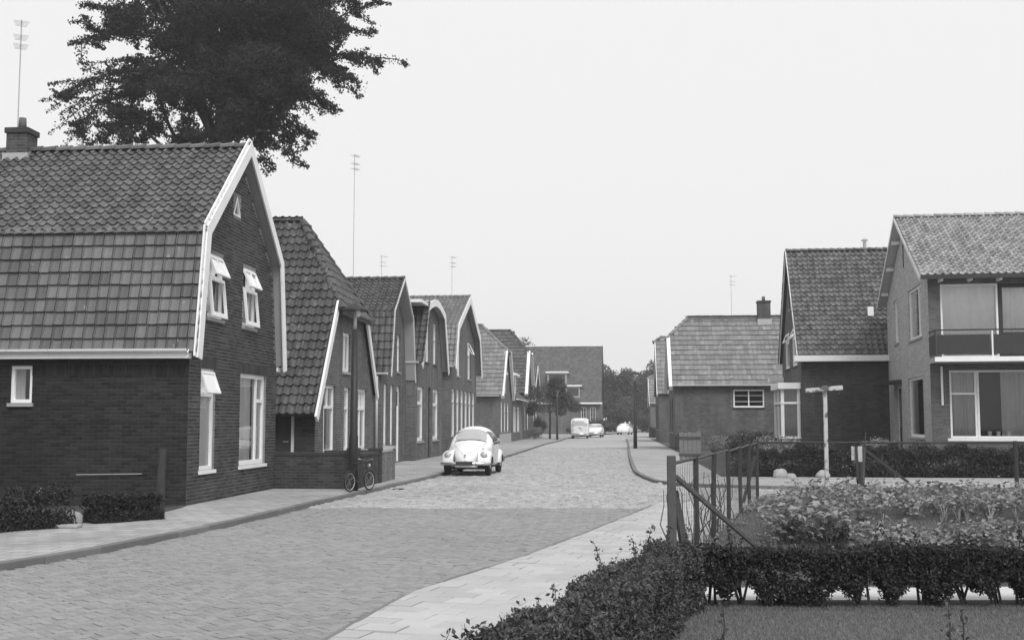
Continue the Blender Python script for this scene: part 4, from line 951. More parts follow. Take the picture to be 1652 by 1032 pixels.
# R4 modern house with balcony
wR4, LR4 = 8.6, 11.0
o4, rz4 = right_frame(12.78, 36, .17, wR4)
hR4 = empty('modern_house', o4, rz4, 'pale brick two-storey house with bright pantile roof and a dark-panelled balcony', 'house')
ZE = 6.0; ZR = 8.55
def nx(a): return wR4 - a                       # metres back from the near corner -> local x
holesG = [(nx(6.9), nx(6.0), 4.42, 5.98), (nx(3.75), nx(1.2), 4.3, 5.98), (nx(4.2), nx(1.25), 1.1, 3.05), (nx(6.9), nx(5.7), .3, 2.85)]
W = Wall(hR4, (0, 0, 0), (1, 0, 0), (0, -1, 0)); gp = [(0, 0), (wR4, 0), (wR4, ZE), (wR4 / 2, ZR - .12), (0, ZE)]
W.build(gp, holesG, 'brick_modern')
W.window(*holesG[0], curtain='sides', fw=.07); W.window(*holesG[1], mull=(nx(2.0),), curtain='sides', fw=.08); W.window(*holesG[2], curtain='sides', fw=.08, cm=curtain_g); W.door(*holesG[3], light=(1.4, 2.6))
m = MB(); m.box(nx(3.3), nx(2.2), -.35, -.05, 5.3, 5.34); m = MB()
m.prism([(nx(7.4), -.02, 2.95), (nx(7.4), -.95, 2.9), (nx(7.4), -.95, 2.98), (nx(7.4), -.02, 3.08)], (1.9, 0, 0)); m.build('door_canopy', darkwood, hR4)
m = MB(); W.bx(m, nx(4.45), nx(4.35), 6.9, 7.7, .0, .02); m.build('gable_slit', dark_in, hR4)
# front wall facing the side street
Fq_ = Wall(hR4, (wR4, 0, 0), (0, 1, 0), (1, 0, 0))
holesF = [(.36, 2.02, 3.62, 5.78), (2.06, 3.1, 3.55, 5.78), (3.14, 4.8, 3.62, 5.78), (.55, 1.3, 1.12, 3.15), (1.32, 5.2, 1.12, 3.15)]
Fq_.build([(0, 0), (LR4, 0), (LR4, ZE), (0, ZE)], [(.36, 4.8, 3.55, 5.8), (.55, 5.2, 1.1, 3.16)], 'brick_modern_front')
Fq_.window(.36, 2.04, 3.55, 5.8, curtain='full', fw=.06, sill=False, rec=.05)
dr = Fq_.window(2.05, 3.1, 3.55, 5.8, curtain='full', fw=.12, sill=False, frame=darkwood, transom=4.25, rec=.06)
Fq_.window(3.11, 4.8, 3.55, 5.8, curtain='full', fw=.06, sill=False, rec=.05)
Fq_.window(.55, 1.34, 1.1, 3.16, curtain='full', fw=.06, sill=False, transom=2.45, rec=.05, cm=curtain_g)
Fq_.window(1.35, 5.2, 1.1, 3.16, curtain=((2.05, 3.2), (4.2, 5.2)), fw=.06, sill=False, rec=.05, cm=curtain_g)
q = MB(); Fq_.bx(q, .45, 5.3, 1.02, 1.096, -.05, .06); q.build('window_sill', white, hR4)
for uu in (1.7, 1.95, 2.25):
    e = MB(); e.lathe([(0, 0), (.05, 0), (.07, .13), (.0, .13)], 10, Fq_.P(uu, 1.18, -.16)); e.build('flower_pot', white, hR4)
q = MB(); Fq_.bx(q, .3, .36, 2.1, 3.28, .01, .05); q.build('drainpipe', white, hR4)
# balcony
bal = MB(); Fq_.bx(bal, -.02, 6.2, 3.36, 3.5, .003, 1.0); bo = bal.build('balcony', concrete, hR4)
q = MB(); Fq_.bx(q, -.03, 6.2, 3.38, 3.52, 1.003, 1.03); q.build('slab_edge', white, bo)
for k in range(4):
    q = MB(); Fq_.bx(q, .05 + k * 1.62, 1.57 + k * 1.62, 3.6, 4.18, .95, .98); q.build('balcony_panel', darkwood, bo)
    q = MB(); Fq_.bx(q, -.02 + k * 1.62, .02 + k * 1.62, 3.5, 4.3, .945, .985); q.build('railing_post', white if k == 1 else iron, bo)
q = MB(); Fq_.bx(q, -.02, .02, 3.6, 4.18, .06, .93); q.build('balcony_panel', darkwood, bo)
q = MB(); Fq_.bx(q, -.02, 6.2, 4.3, 4.34, .93, .99); Fq_.bx(q, -.02, .03, 4.3, 4.34, .0, .93); q.build('handrail', iron, bo)
Wall(hR4, (0, 0, 0), (0, 1, 0), (-1, 0, 0)).build([(0, 0), (LR4, 0), (LR4, ZE), (0, ZE)], [], 'brick_modern')
Wall(hR4, (0, LR4, 0), (1, 0, 0), (0, 1, 0)).build(gp, [], 'brick_modern')
xa, xb = wR4 + .5, -.5; ze = ZE + .02; yo = -.28
rr = roof_plane(hR4, [(xa, yo, ze), (xa, LR4 + .2, ze), (wR4 / 2, LR4 + .2, ZR + .05), (wR4 / 2, yo, ZR + .05)], .225, .3, tile_r4, 300, near=Vector((wR4, 1, 7)), soffit=cream)
roof_plane(hR4, [(xb, yo, ze), (xb, LR4 + .2, ze), (wR4 / 2, LR4 + .2, ZR + .05), (wR4 / 2, yo, ZR + .05)], .225, .3, tile_r4, soffit=cream)
ridge_caps(rr, (wR4 / 2, yo, ZR + .08), (wR4 / 2, LR4, ZR + .08), tile_r4, single=False)
verge_board(hR4, [(xb, ze - .05), (wR4 / 2, ZR + .09), (xa, ze - .05)], yo - .002, .13, cream)
for f_ in (.2, .5, .8):                          # purlin ends under the verge
    m = MB(); xx = xb + (wR4 / 2 - xb) * f_; zz = ze + (ZR - ze) * f_ - .16; m.box(xx - .07, xx + .07, yo + .03, -.004, zz - .07, zz + .05); m.build('purlin_end', white, hR4)
m = MB(); m.box(xa - .02, xa + .05, yo, LR4 + .2, ze - .11, ze + .02); m.build('eaves_board', darkwood, hR4)
for k in range(13):
    m = MB(); m.box(wR4 + .003, xa - .02, .3 + k * .85, .38 + k * .85, ze - .16, ze - .06); m.build('rafter_end', white, hR4)

# ================================================================== STREET OBJECTS
def lamp(loc, label, h=4.15, r=.09):
    e = empty('street_lamp', loc, 0, label, 'street lamp', 'street lamps along the footways')
    m = MB(); m.tube([(0, 0, 0), (0, 0, 1.2), (0, 0, 1.25), (0, 0, h - .55)], [r * 1.25, r * 1.12, r * .95, r * .8], 14); m.build('pole', iron, e, smooth=True)
    m = MB(); m.tube([(0, 0, h - .55), (0, 0, h - .2)], [.045, .035], 10); m.build('neck', zinc, e, smooth=True)
    m = MB(); m.lathe([(.03, h + .05), (.09, h + .02), (.27, h - .09), (.31, h - .12), (.3, h - .135), (.06, h - .09)], 20); m.build('lamp_shade', iron, e, smooth=True)
    m = MB(); m.lathe([(.0, h - .27), (.05, h - .25), (.065, h - .18), (.05, h - .1)], 14, (.06, 0, 0)); m.build('bulb_globe', lampwhite, e, smooth=True)
    return e
lamp(ST(26.75, 2.0, .07), 'dark street lamp with conical shade beside the low yard wall and bicycle')
lamp(G(1025, 723, .07), 'dark street lamp on the right footway by the narrow kerb', 4.4)
lamp(G(899, 709, .07), 'slim dark street lamp beside the small street tree', 4.2, .08)
m = MB(); m.box(-.18, .18, -.12, .12, -.03, .012)
for k in range(5): m.box(-.15 + k * .065, -.115 + k * .065, -.1, .1, .012, .02)
go = m.build('gully_grate', iron); p = G(634, 789); go.location = (p.x + .12, p.y, 0); go.rotation_euler = (0, 0, ROT_L); tag(go, 'small dark iron gully grate in the gutter past the bicycle', 'drain')
# low yard wall of house two
def yard_wall():
    e = empty('yard_wall', ST(27.5, 0, .07), ROT_L, 'low dark brick yard wall with paler end panels around the half-hipped house', 'wall')
    def seg(a, b, h_, th, mat, name):
        a = Vector(a + (0,)); b = Vector(b + (0,)); u = (b - a).normalized(); n = Vector((-u.y, u.x, 0)); L = (b - a).length; m = MB()
        for off, sg in ((th / 2, 1), (-th / 2, -1)):
            m.poly([a + n * off, b + n * off, b + n * off + Z3 * h_, a + n * off + Z3 * h_], [(0, 0), (L, 0), (L, h_), (0, h_)])
        for p in (a, b): m.poly([p - n * th / 2, p + n * th / 2, p + n * th / 2 + Z3 * h_, p - n * th / 2 + Z3 * h_], [(0, 0), (th, 0), (th, h_), (0, h_)])
        o = m.build(name, mat, e)
        c = MB(); c.obox(a, u, n, Z3, -.02, L + .02, -th / 2 - .02, th / 2 + .02, h_ + .001, h_ + .07); c.build('coping', concrete if mat != 'brick_low_wall' else 'brick_low_wall', e) if mat != 'brick_low_wall' else c.build('coping', darkwood, e)
    seg((0, .25), (0, -1.72), .76, .22, 'brick_low_wall', 'wall_panel')
    seg((.0, -1.95), (.001, -1.73), .86, .3, 'brick_low_wall', 'pier')
    seg((.35, -1.83), (2.4, -1.83), .72, .2, 'brick_low_wall', 'wall_panel')
    seg((2.42, -1.83), (2.75, -1.83), .8, .26, 'brick_low_wall', 'pier')
    seg((2.77, -1.83), (4.25, -1.83), .76, .2, 'brick_pale_panel', 'wall_panel')
    seg((4.27, -1.83), (4.55, -1.83), .82, .26, 'brick_pale_panel', 'pier')
    seg((4.41, -1.68), (4.41, -.1), .7, .2, 'brick_low_wall', 'wall_panel')
yard_wall()
# bicycle
def bicycle():
    e = empty('bicycle', ST(26.5, 2.2, .075), ROT_L - R(22), 'small dark bicycle leaning behind the lamp post by the yard wall', 'bicycle')
    r_ = .22; e.scale = (.9, .9, .92)
    for y in (-.42, .42):
        m = MB(); n = 28
        m.tube([(y + r_ * math.cos(2 * math.pi * k / n), 0, r_ + .02 + r_ * math.sin(2 * math.pi * k / n)) for k in range(n + 1)], .02, 6, False); wh = m.build('wheel', rubber, e)
        m = MB(); rr_ = r_ - .025
        m.tube([(y + rr_ * math.cos(2 * math.pi * k / n), 0, r_ + .02 + rr_ * math.sin(2 * math.pi * k / n)) for k in range(n + 1)], .01, 5, False); m.build('rim', zinc, wh)
        m = MB()
        for k in range(10):
            a = 2 * math.pi * k / 10; m.tube([(y, 0, r_ + .02), (y + rr_ * math.cos(a), 0, r_ + .02 + rr_ * math.sin(a))], .003, 4)
        m.build('spokes', chrome, wh)
        m = MB(); m.tube([(y + (r_ + .04) * math.cos(a), 0, r_ + .02 + (r_ + .04) * math.sin(a)) for a in [R(20 + 8 * k) for k in range(18)]], .014, 6); m.build('mudguard', iron, e)
    hz = r_ + .02; bb = (-.05, 0, .24); st = (-.14, 0, .6); hd = (.3, 0, .58)
    for a, b in ((bb, st), (bb, hd), (st, hd), ((-.42, 0, hz), bb), ((-.42, 0, hz), st), (hd, (.42, 0, hz)), (hd, (.28, 0, .72))):
        m = MB(); m.tube([a, b], .014, 6); m.build('frame_tube', iron, e)
    m = MB(); m.tube([(.2, -.22, .76), (.27, -.16, .75), (.28, 0, .72), (.27, .16, .75), (.2, .22, .76)], .012, 6); m.build('handlebar', chrome, e)
    m = MB(); m.prism([(-.28, -.07, .63), (-.28, .07, .63), (-.05, .02, .63), (-.05, -.02, .63)], (0, 0, .05)); m.build('saddle', rubber, e, bevel=.015)
    m = MB(); m.lathe([(0, 0), (.03, 0), (.045, .05), (0, .06)], 10, (.36, 0, .6), 'x'); m.build('headlamp', chrome, e)
bicycle()

# ---------------------------------------------------------------- cars
def smooth_table(tab, n):
    tab = np.array(tab, float); y = tab[:, 0]; out = []
    for yy in np.linspace(y[0], y[-1], n):
        i = min(max(np.searchsorted(y, yy) - 1, 0), len(y) - 2); t = (yy - y[i]) / (y[i + 1] - y[i])
        p0, p1, p2, p3 = tab[max(i - 1, 0)], tab[i], tab[i + 1], tab[min(i + 2, len(tab) - 1)]
        m1 = (p2 - p0) / (p2[0] - p0[0] + 1e-9) * (p2[0] - p1[0]); m2 = (p3 - p1) / (p3[0] - p1[0] + 1e-9) * (p2[0] - p1[0])
        out.append((2 * t**3 - 3 * t**2 + 1) * p1 + (t**3 - 2 * t**2 + t) * m1 + (-2 * t**3 + 3 * t**2) * p2 + (t**3 - t**2) * m2)
    return np.array(out)
def car_shell(tab, n=70, k=26, p=2.5, arches=()):
    """tab rows: y, top z, belt half width, belt z, sill z ; ring from left sill over the roof to right sill"""
    T = smooth_table(tab, n); rows = []
    for y, zt, wb, zb, z0 in T:
        zb = min(zb, zt - .02); half = []
        for q in np.linspace(0, 1, 9)[:-1]:
            z = z0 + (zb - z0) * q; half.append((wb * (.93 + .07 * math.sin(q * math.pi / 2)), z))
        for q in np.linspace(0, math.pi / 2, k):
            half.append((wb * max(math.cos(q), 0) ** (2 / p), zb + (zt - zb) * max(math.sin(q), 0) ** (2 / p)))
        ring = [(-x, y, z) for x, z in half] + [(x, y, z) for x, z in half[::-1][1:]]
        rows.append(ring)
    rows = np.array(rows); c0 = rows[0].mean(0); c1 = rows[-1].mean(0)
    f0 = [c0 + (rows[0] - c0) * q for q in (.05, .5, .9)]; f1 = [c1 + (rows[-1] - c1) * q for q in (.9, .5, .05)]
    for q, a in zip((.02, .012, .004), f0): a[:, 1] -= .024 - q
    for q, a in zip((.004, .012, .02), f1): a[:, 1] += q
    return np.concatenate([np.array(f0), rows, np.array(f1)])
def shell_mesh(G_, cond=None, off=0.0, close=True):
    n, m_, _ = G_.shape; V = G_.copy()
    du = np.gradient(G_, axis=0); dv = np.gradient(G_, axis=1); N = np.cross(dv, du); N /= np.linalg.norm(N, axis=2)[:, :, None] + 1e-9
    c = G_.mean(axis=(0, 1)); sg = np.sign(((G_ - c) * N).sum()); N *= sg
    V = V + N * off; m = MB(); m.v = [tuple(p) for p in V.reshape(-1, 3)]
    for i in range(n - 1):
        for j in range(m_ - 1):
            f = (i * m_ + j, i * m_ + j + 1, (i + 1) * m_ + j + 1, (i + 1) * m_ + j)
            if cond is None or cond(*G_[i:i + 2, j:j + 2].reshape(4, 3).mean(0)): m.f.append(f)
    if cond is None and close:
        m.f.append(tuple(range(m_))); m.f.append(tuple((n - 1) * m_ + j for j in reversed(range(m_))))
        o = [i * m_ for i in range(n)]
        for i in range(n - 1): m.f.append((i * m_, (i + 1) * m_, (i + 1) * m_ + m_ - 1, i * m_ + m_ - 1))
    if cond is not None:
        used = sorted({i for f in m.f for i in f}); mp = {u: i for i, u in enumerate(used)}; m.v = [m.v[u] for u in used]; m.f = [tuple(mp[i] for i in f) for f in m.f]
    return m
def wheel(e, x, y, r_=.31, wd=.15, cap=True):
    s = 1 if x > 0 else -1; m = MB(); m.lathe([(r_ * .55, -wd / 2), (r_ * .92, -wd / 2), (r_, -wd * .3), (r_, wd * .3), (r_ * .92, wd / 2), (r_ * .55, wd / 2)], 28, (x, y, r_), 'x'); w0 = m.build('wheel', rubber, e, smooth=False)
    m = MB(); m.lathe([(0, .02 * s), (r_ * .3, .02 * s), (r_ * .36, 0), (r_ * .62, -.01 * s), (r_ * .62, -wd * .4 * s)], 24, (x + s * wd * .38, y, r_), 'x'); m.build('hub_cap', chrome if cap else cargrey, w0, smooth=True)
def beetle():
    e = empty('parked_car', ST(35.2, 3.42), ROT_L - R(90) + R(-2), 'white rounded small saloon with round headlamps parked against the left kerb', 'car')
    tab = [(.22, .5, .12, .42, .3), (.3, .64, .26, .48, .27), (.45, .78, .38, .56, .25), (.7, .9, .48, .66, .24), (1.0, .98, .57, .74, .24), (1.25, 1.03, .64, .8, .24), (1.4, 1.12, .675, .82, .24), (1.6, 1.31, .69, .83, .24), (1.8, 1.43, .7, .84, .24),
           (2.1, 1.495, .71, .84, .24), (2.5, 1.5, .71, .84, .24), (2.9, 1.43, .69, .83, .25), (3.25, 1.26, .63, .8, .28), (3.55, 1.03, .54, .72, .3), (3.8, .78, .4, .58, .32), (3.95, .55, .22, .48, .34)]
    Gd = car_shell(tab, 90, 28, 2.35)
    shell_mesh(Gd).build('body', carwhite, e, smooth=True)
    shell_mesh(Gd, lambda x, y, z: 1.37 < y < 1.76 and abs(x) < .5 - (z - 1.05) * .1 and z > 1.04 and z < 1.42, .006).build('windscreen', carglass, e, smooth=True)
    for s in (-1, 1):
        shell_mesh(Gd, lambda x, y, z: x * s > .3 and .93 < z < 1.33 and 1.62 + (z - .93) * .3 < y < 2.42, .006).build('side_window', carglass_d, e, smooth=True)
        shell_mesh(Gd, lambda x, y, z: x * s > .3 and .95 < z < 1.3 and 2.5 < y < 3.0 - (z - .95) * .4, .006).build('side_window', carglass_d, e, smooth=True)
        # fenders: domes over the wheels
        for (cy, ry, cz, rz_, cx, rx) in ((.78, .52, .4, .4, .5, .27), (3.2, .52, .4, .4, .5, .28)):
            m = MB(); n, k = 26, 12; P = []
            for i in range(n + 1):
                a = math.pi * (-.06 + 1.12 * i / n)
                row = []
                for j in range(k + 1):
                    b = (j / k) * math.pi / 2
                    sc = math.cos(b) ** .65
                    row.append((s * (cx - .12 + (rx + .12) * math.sin(b) ** .9), cy - ry * math.cos(a) * (.55 + .45 * sc) * 1.0, cz + rz_ * math.sin(a) * (.5 + .5 * sc)))
                P.append(row)
            # outer skirt edge towards the wheel opening
            for i in range(n + 1):
                for j in range(k + 1): m.v.append(P[i][j])
            for i in range(n):
                for j in range(k): m.f.append((i * (k + 1) + j, i * (k + 1) + j + 1, (i + 1) * (k + 1) + j + 1, (i + 1) * (k + 1) + j))
            m.build('fender', carwhite, e, smooth=True)
        m = MB(); m.box(*sorted((s * .6, s * .75)), 1.25, 2.75, .26, .3); m.build('running_board', rubber, e, bevel=.015)
        hl = MB(); hl.lathe([(.0, -.06), (.06, -.05), (.095, -.015), (.1, .02)], 20, (s * .56, .36, .62), 'y'); q = hl.build('headlamp', carglass, e, smooth=True)
        hl = MB(); n = 24; hl.tube([(s * .56 + .1 * math.cos(2 * math.pi * i / n), .37, .62 + .1 * math.sin(2 * math.pi * i / n)) for i in range(n + 1)], .014, 6, False); hl.build('headlamp_ring', chrome, q, smooth=True)
        m = MB(); m.lathe([(.0, -.04), (.03, -.03), (.035, .03), (0, .05)], 10, (s * .52, .5, .83), 'y'); m.build('indicator_lamp', chrome, e, smooth=True)
        m = MB(); m.tube([(s * .36, .1, .3), (s * .36, .08, .42), (s * .36, .16, .47)], .025, 8); m.build('bumper_guard', chrome, e, smooth=True)
    b = MB(); b.tube([(-.76, .42, .36), (-.72, .25, .37), (-.5, .14, .38), (0, .1, .38), (.5, .14, .38), (.72, .25, .37), (.76, .42, .36)], .05, 8); b.build('bumper', chrome, e, smooth=True)
    b = MB(); b.tube([(-.74, 3.8, .4), (-.5, 4.02, .41), (0, 4.06, .41), (.5, 4.02, .41), (.74, 3.8, .4)], .05, 8); b.build('bumper', chrome, e, smooth=True)
    b = MB(); b.box(-.26, .26, .035, .055, .33, .45); pl = b.build('number_plate', plate_m, e)
    b = MB(); b.box(-.27, .27, .04, .06, .32, .33); b.box(-.27, .27, .04, .06, .45, .46); b.build('plate_rim', cream, pl)
    flat_ = Gd.reshape(-1, 3)
    def on(x, y):
        k = np.argmin((flat_[:, 0] - x) ** 2 + (flat_[:, 1] - y) ** 2 - 1e-4 * flat_[:, 2]); return Vector(flat_[k]) + Vector((0, -.004, .004))
    for sg in (-1, 1):
        b = MB(); b.tube([on(sg * q, y) for q, y in ((.5, 1.3), (.46, 1.05), (.38, .8), (.27, .55), (.16, .38), (.06, .3))], .0035, 5); b.build('bonnet_seam', under, e)
        side = [p for p in Gd[np.argmin(np.abs(Gd[:, 0, 1] - 1.5))] if p[0] * sg > .55 and p[2] < .95]; side.sort(key=lambda p: p[2])
        b = MB(); b.tube([Vector(p) + Vector((sg * .004, 0, 0)) for p in side], .005, 5); b.build('door_seam', under, e)
    b = MB(); b.tube([on(x, 1.36) + Vector((0, -.004, .006)) for x in (-.5, -.25, 0, .25, .5)], .012, 5); b.build('screen_rubber', under, e)
    b = MB(); b.tube([(-.1, 1.33, 1.06), (-.4, 1.36, 1.08)], .008, 5); b.tube([(.35, 1.33, 1.06), (.02, 1.36, 1.08)], .008, 5); b.build('wiper', iron, e)
    b = MB(); b.box(-.02, .02, .19, .24, .6, .66); b.build('bonnet_handle', chrome, e)
    b = MB(); b.tube([(.7, 1.5, .98), (.84, 1.48, 1.06)], .012, 6); b.lathe([(0, -.01), (.06, 0), (0, .02)], 12, (.85, 1.47, 1.08), 'y'); b.build('mirror', chrome, e)
    b = MB(); b.box(-.55, .55, .5, 3.6, .2, .3); b.build('underbody', under, e)
    for x in (-.64, .64):
        for y in (.8, 3.2): wheel(e, x, y)
    e.scale = (.96, .96, .97)
    for x in (-1, 1):
        
        for y0, y1 in ((.45, 1.1), (2.9, 3.5)): m = MB(); m.box(*sorted((x * .35, x * .56)), y0, y1, .25, .62); m.build('wheel_well', under, e)
    return e
beetle()
def boxy(name, label, loc, rz, tab, p, paint, screen, sides, wheels_y, wx, r_, extras=None, L=4):
    e = empty(name, loc, rz, label, 'car' if name != 'parked_van' else 'van'); Gd = car_shell(tab, 60, 16, p)
    shell_mesh(Gd).build('body', paint, e, smooth=True)
    shell_mesh(Gd, screen, .008).build('windscreen', carglass, e, smooth=True)
    for s in (-1, 1):
        for (y0, y1, z0, z1) in sides: shell_mesh(Gd, lambda x, y, z: x * s > .3 and z0 < z < z1 and y0 < y < y1, .008).build('side_window', carglass_d, e, smooth=True)
        for y in wheels_y: wheel(e, s * wx, y, r_, .17)
        m = MB(); m.lathe([(.0, -.03), (.07, -.02), (.09, .02)], 14, (s * wx * .82, tab[0][0] + .01, tab[0][3] * .9), 'y'); m.build('headlamp', carglass, e, smooth=True)
    b = MB(); b.tube([(-wx - .1, tab[0][0] + .25, .45), (-wx + .1, tab[0][0] - .06, .45), (wx - .1, tab[0][0] - .06, .45), (wx + .1, tab[0][0] + .25, .45)], .06, 8); b.build('bumper', chrome, e, smooth=True)
    b = MB(); b.box(-wx + .1, wx - .1, .3, L - .3, .22, .36); b.build('underbody', under, e)
    return e
van_tab = [(0, 1.2, .62, .9, .36), (.05, 1.45, .78, 1.0, .32), (.15, 1.7, .83, 1.1, .3), (.35, 1.86, .86, 1.15, .28), (.7, 1.93, .87, 1.2, .28), (2, 1.95, .875, 1.2, .28), (3.6, 1.94, .87, 1.2, .28), (4.05, 1.85, .85, 1.15, .3), (4.25, 1.5, .78, 1.0, .35)]
v = boxy('parked_van', 'white box-shaped van with a wide windscreen parked far along the left kerb', (6.45, 113, 0), R(-5), van_tab, 4.5, carwhite, lambda x, y, z: y < .42 and 1.2 < z < 1.72 and abs(x) < .7, ((.6, 1.4, 1.2, 1.68), (1.55, 2.6, 1.2, 1.68), (2.75, 3.8, 1.2, 1.68)), (.95, 3.35), .7, .33, L=4.25)
m = MB(); m.box(-.62, .62, .25, .29, 1.78, 1.82); m.build('roof_trim', cream, v)
sal = [(0, .6, .6, .55, .3), (.1, .74, .7, .62, .28), (.5, .86, .76, .68, .26), (1.1, .92, .78, .74, .25), (1.3, .98, .78, .76, .25), (1.75, 1.3, .77, .8, .25), (2.1, 1.38, .77, .82, .25), (2.8, 1.36, .77, .82, .25), (3.3, 1.08, .77, .8, .26), (3.6, .93, .76, .74, .28), (4.1, .85, .7, .68, .3), (4.2, .6, .62, .55, .32)]
sal[8] = (3.3, 1.1, .77, .8, .26)
boxy('parked_car', 'white boxy saloon parked right behind the white van', (8.35, 121.5, 0), R(-10), sal, 3.2, carwhite, lambda x, y, z: 1.33 < y < 1.76 and z > .97 and abs(x) < .62, ((1.6, 2.4, .92, 1.25), (2.5, 3.1, .92, 1.25)), (.75, 3.2), .66, .3, L=4.2)
boxy('parked_car', 'pale saloon standing alone near the bend in front of the far trees', (14.6, 150, 0), R(166), sal, 3.2, carwhite, lambda x, y, z: 1.33 < y < 1.76 and z > .97 and abs(x) < .62, ((1.6, 2.4, .92, 1.25), (2.5, 3.1, .92, 1.25)), (.75, 3.2), .66, .3, L=4.2)

# ================================================================== FENCES AND GARDEN THINGS
def rod(m, a, b, r_, n=7, wob=.0):
    a = Vector(a); b = Vector(b); k = 5
    m.tube([a.lerp(b, i / k) + Vector((random.gauss(0, wob), random.gauss(0, wob), 0)) for i in range(k + 1)], r_, n)
fence = empty('garden_fence', (1.7, 12.65, 0), 0, 'weathered post and rail fence with wire mesh along the vegetable garden beside the slab footpath', 'fence')
def F_(p): return Vector(p) - Vector((1.7, 12.65, 0))
P1, P7 = Vector((1.7, 12.65, 0)), Vector((4.97, 24.05, 0))
posts = [P1, Vector((2.2, 14.2, 0)), Vector((2.72, 16.05, 0)), Vector((3.27, 17.95, 0)), Vector((3.85, 20.0, 0)), Vector((4.42, 22.1, 0)), P7]
for i, p in enumerate(posts):
    m = MB(); hh = 1.22 + random.gauss(0, .015); rad = .033
    if i == 0: m.box(-.045, .045, -.04, .04, -.05, 1.24)
    else: m.tube([(0, 0, -.05), (random.gauss(0, .012), random.gauss(0, .012), .6), (random.gauss(0, .015), 0, hh)], rad, 8)
    q = m.build('post', greywood if i == 0 else darkwood, fence, bevel=.01 if i == 0 else 0); q.location = F_(p)
for a, b in zip(posts, posts[1:]):
    m = MB(); rod(m, F_(a) + Z3 * 1.15, F_(b) + Z3 * 1.17, .019, 7, .006); m.build('rail', greywood, fence)
m = MB(); m.bar(F_(P1 + Vector((.05, .1, 1.02))), F_(Vector((2.95, 13.3, .02))), .055, .05); m.build('brace', greywood, fence, bevel=.01)
m = MB(); m.bar(F_(P1 + Vector((.06, .25, .85))), F_(Vector((1.87, 12.6, 0))), .07, .06); m.build('brace', darkwood, fence)
m = MB(); m.bar(F_(P7 + Vector((-.05, -.1, .9))), F_(Vector((4.5, 23.2, 0))), .05, .05); m.build('brace', darkwood, fence)
m = MB()
for a, b in zip(posts, posts[1:]):
    L = (b - a).length; n = int(L / .11)
    for k in range(1, n):
        p = F_(a.lerp(b, k / n)); m.tube([p + Z3 * .03, p + Z3 * 1.12], .0022, 4)
    for zz in (.1, .3, .5, .7, .9): m.tube([F_(a) + Z3 * zz, F_(b) + Z3 * zz], .002, 4)
tag(m.build('wire_mesh', iron, fence), kind='stuff')
m = MB()
for k in range(26):                                  # dry twigs caught in the wire
    t = random.random() ** 1.5 * .6; p = F_(P1.lerp(P7, t)); pts = [p]
    for q in range(5): pts.append(pts[-1] + Vector((random.gauss(0, .05), random.gauss(0, .06), random.uniform(.1, .22))))
    m.tube(pts, [.009, .008, .007, .006, .005, .003], 5)
tag(m.build('dry_twigs', greywood, fence), kind='stuff')
# back run of the fence along the side street
back = empty('garden_fence', (4.97, 24.05, 0), 0, 'low pole fence with far-spaced posts along the side street behind the potato plants', 'fence')
bp = [Vector((0, 0, 0)), Vector((2.05, -.15, 0)), Vector((5.1, -.35, 0)), Vector((9.5, -.7, 0)), Vector((14, -1.1, 0))]
for i, p in enumerate(bp[1:]):
    m = MB(); m.tube([(0, 0, -.05), (.01, 0, .6), (0, 0, 1.22)], .045, 8); q = m.build('post', darkwood, back); q.location = p
for a, b in zip(bp, bp[1:]):
    m = MB(); rod(m, a + Z3 * 1.18, b + Z3 * 1.18, .022, 7, .006); m.build('rail', darkwood, back)
m = MB(); m.bar(bp[1] + Vector((.02, -.03, 1.1)), bp[1] + Vector((1.25, -.05, .15)), .05, .05); m.build('brace', darkwood, back)
m = MB()
for zz in (.2, .45, .7, .95): m.tube([p + Z3 * zz for p in bp], .002, 4)
tag(m.build('wire', iron, back), kind='stuff')
# washing-line post
wp = G(1328, 812); wp = Vector((6.1, 23.0, 0))
cl = empty('washing_line_post', wp, R(-4), 'flaking white T-shaped washing line post in the potato garden', 'post')
m = MB(); m.box(-.036, .036, -.036, .036, -.05, 2.3); m.build('post', flakywood, cl, bevel=.008)
m = MB(); m.box(-.37, .33, -.05, .04, 2.18, 2.27) if False else m.bar((-.38, -.07, 2.2), (.33, -.07, 2.26), .04, .085); m.build('cross_arm', flakywood, cl, bevel=.008)
for x in (-.3, .25):
    m = MB(); m.tube([(x, -.1, 2.17), (x, -.13, 2.12), (x, -.1, 2.08)], .007, 5); m.build('hook', iron, cl)
# crossed stakes with a board
ck = empty('crossed_stakes', (6.75, 23.2, 0), R(-5), 'crossed wooden stakes holding two upright pale boards beside the washing line post', 'stakes')
for a, b, w_, mt in (((-.12, 0, .05), (.22, .02, .42), .05, darkwood), ((.42, -.02, .05), (-.02, 0, .5), .05, darkwood), ((.02, .03, .3), (.0, .03, 1.12), .045, darkwood), ((.12, .05, .3), (.16, .05, 1.1), .04, greywood), ((.17, .06, .9), (.19, .06, 1.4), .016, greywood)):
    m = MB(); m.bar(a, b, w_, w_ * .8); m.build('stake', mt, ck)
for x, z0, z1 in ((-.04, .85, 1.12), (.07, .82, 1.12)):
    m = MB(); m.box(x - .05, x + .05, .06, .075, z0, z1); m.build('board', flakywood, ck)
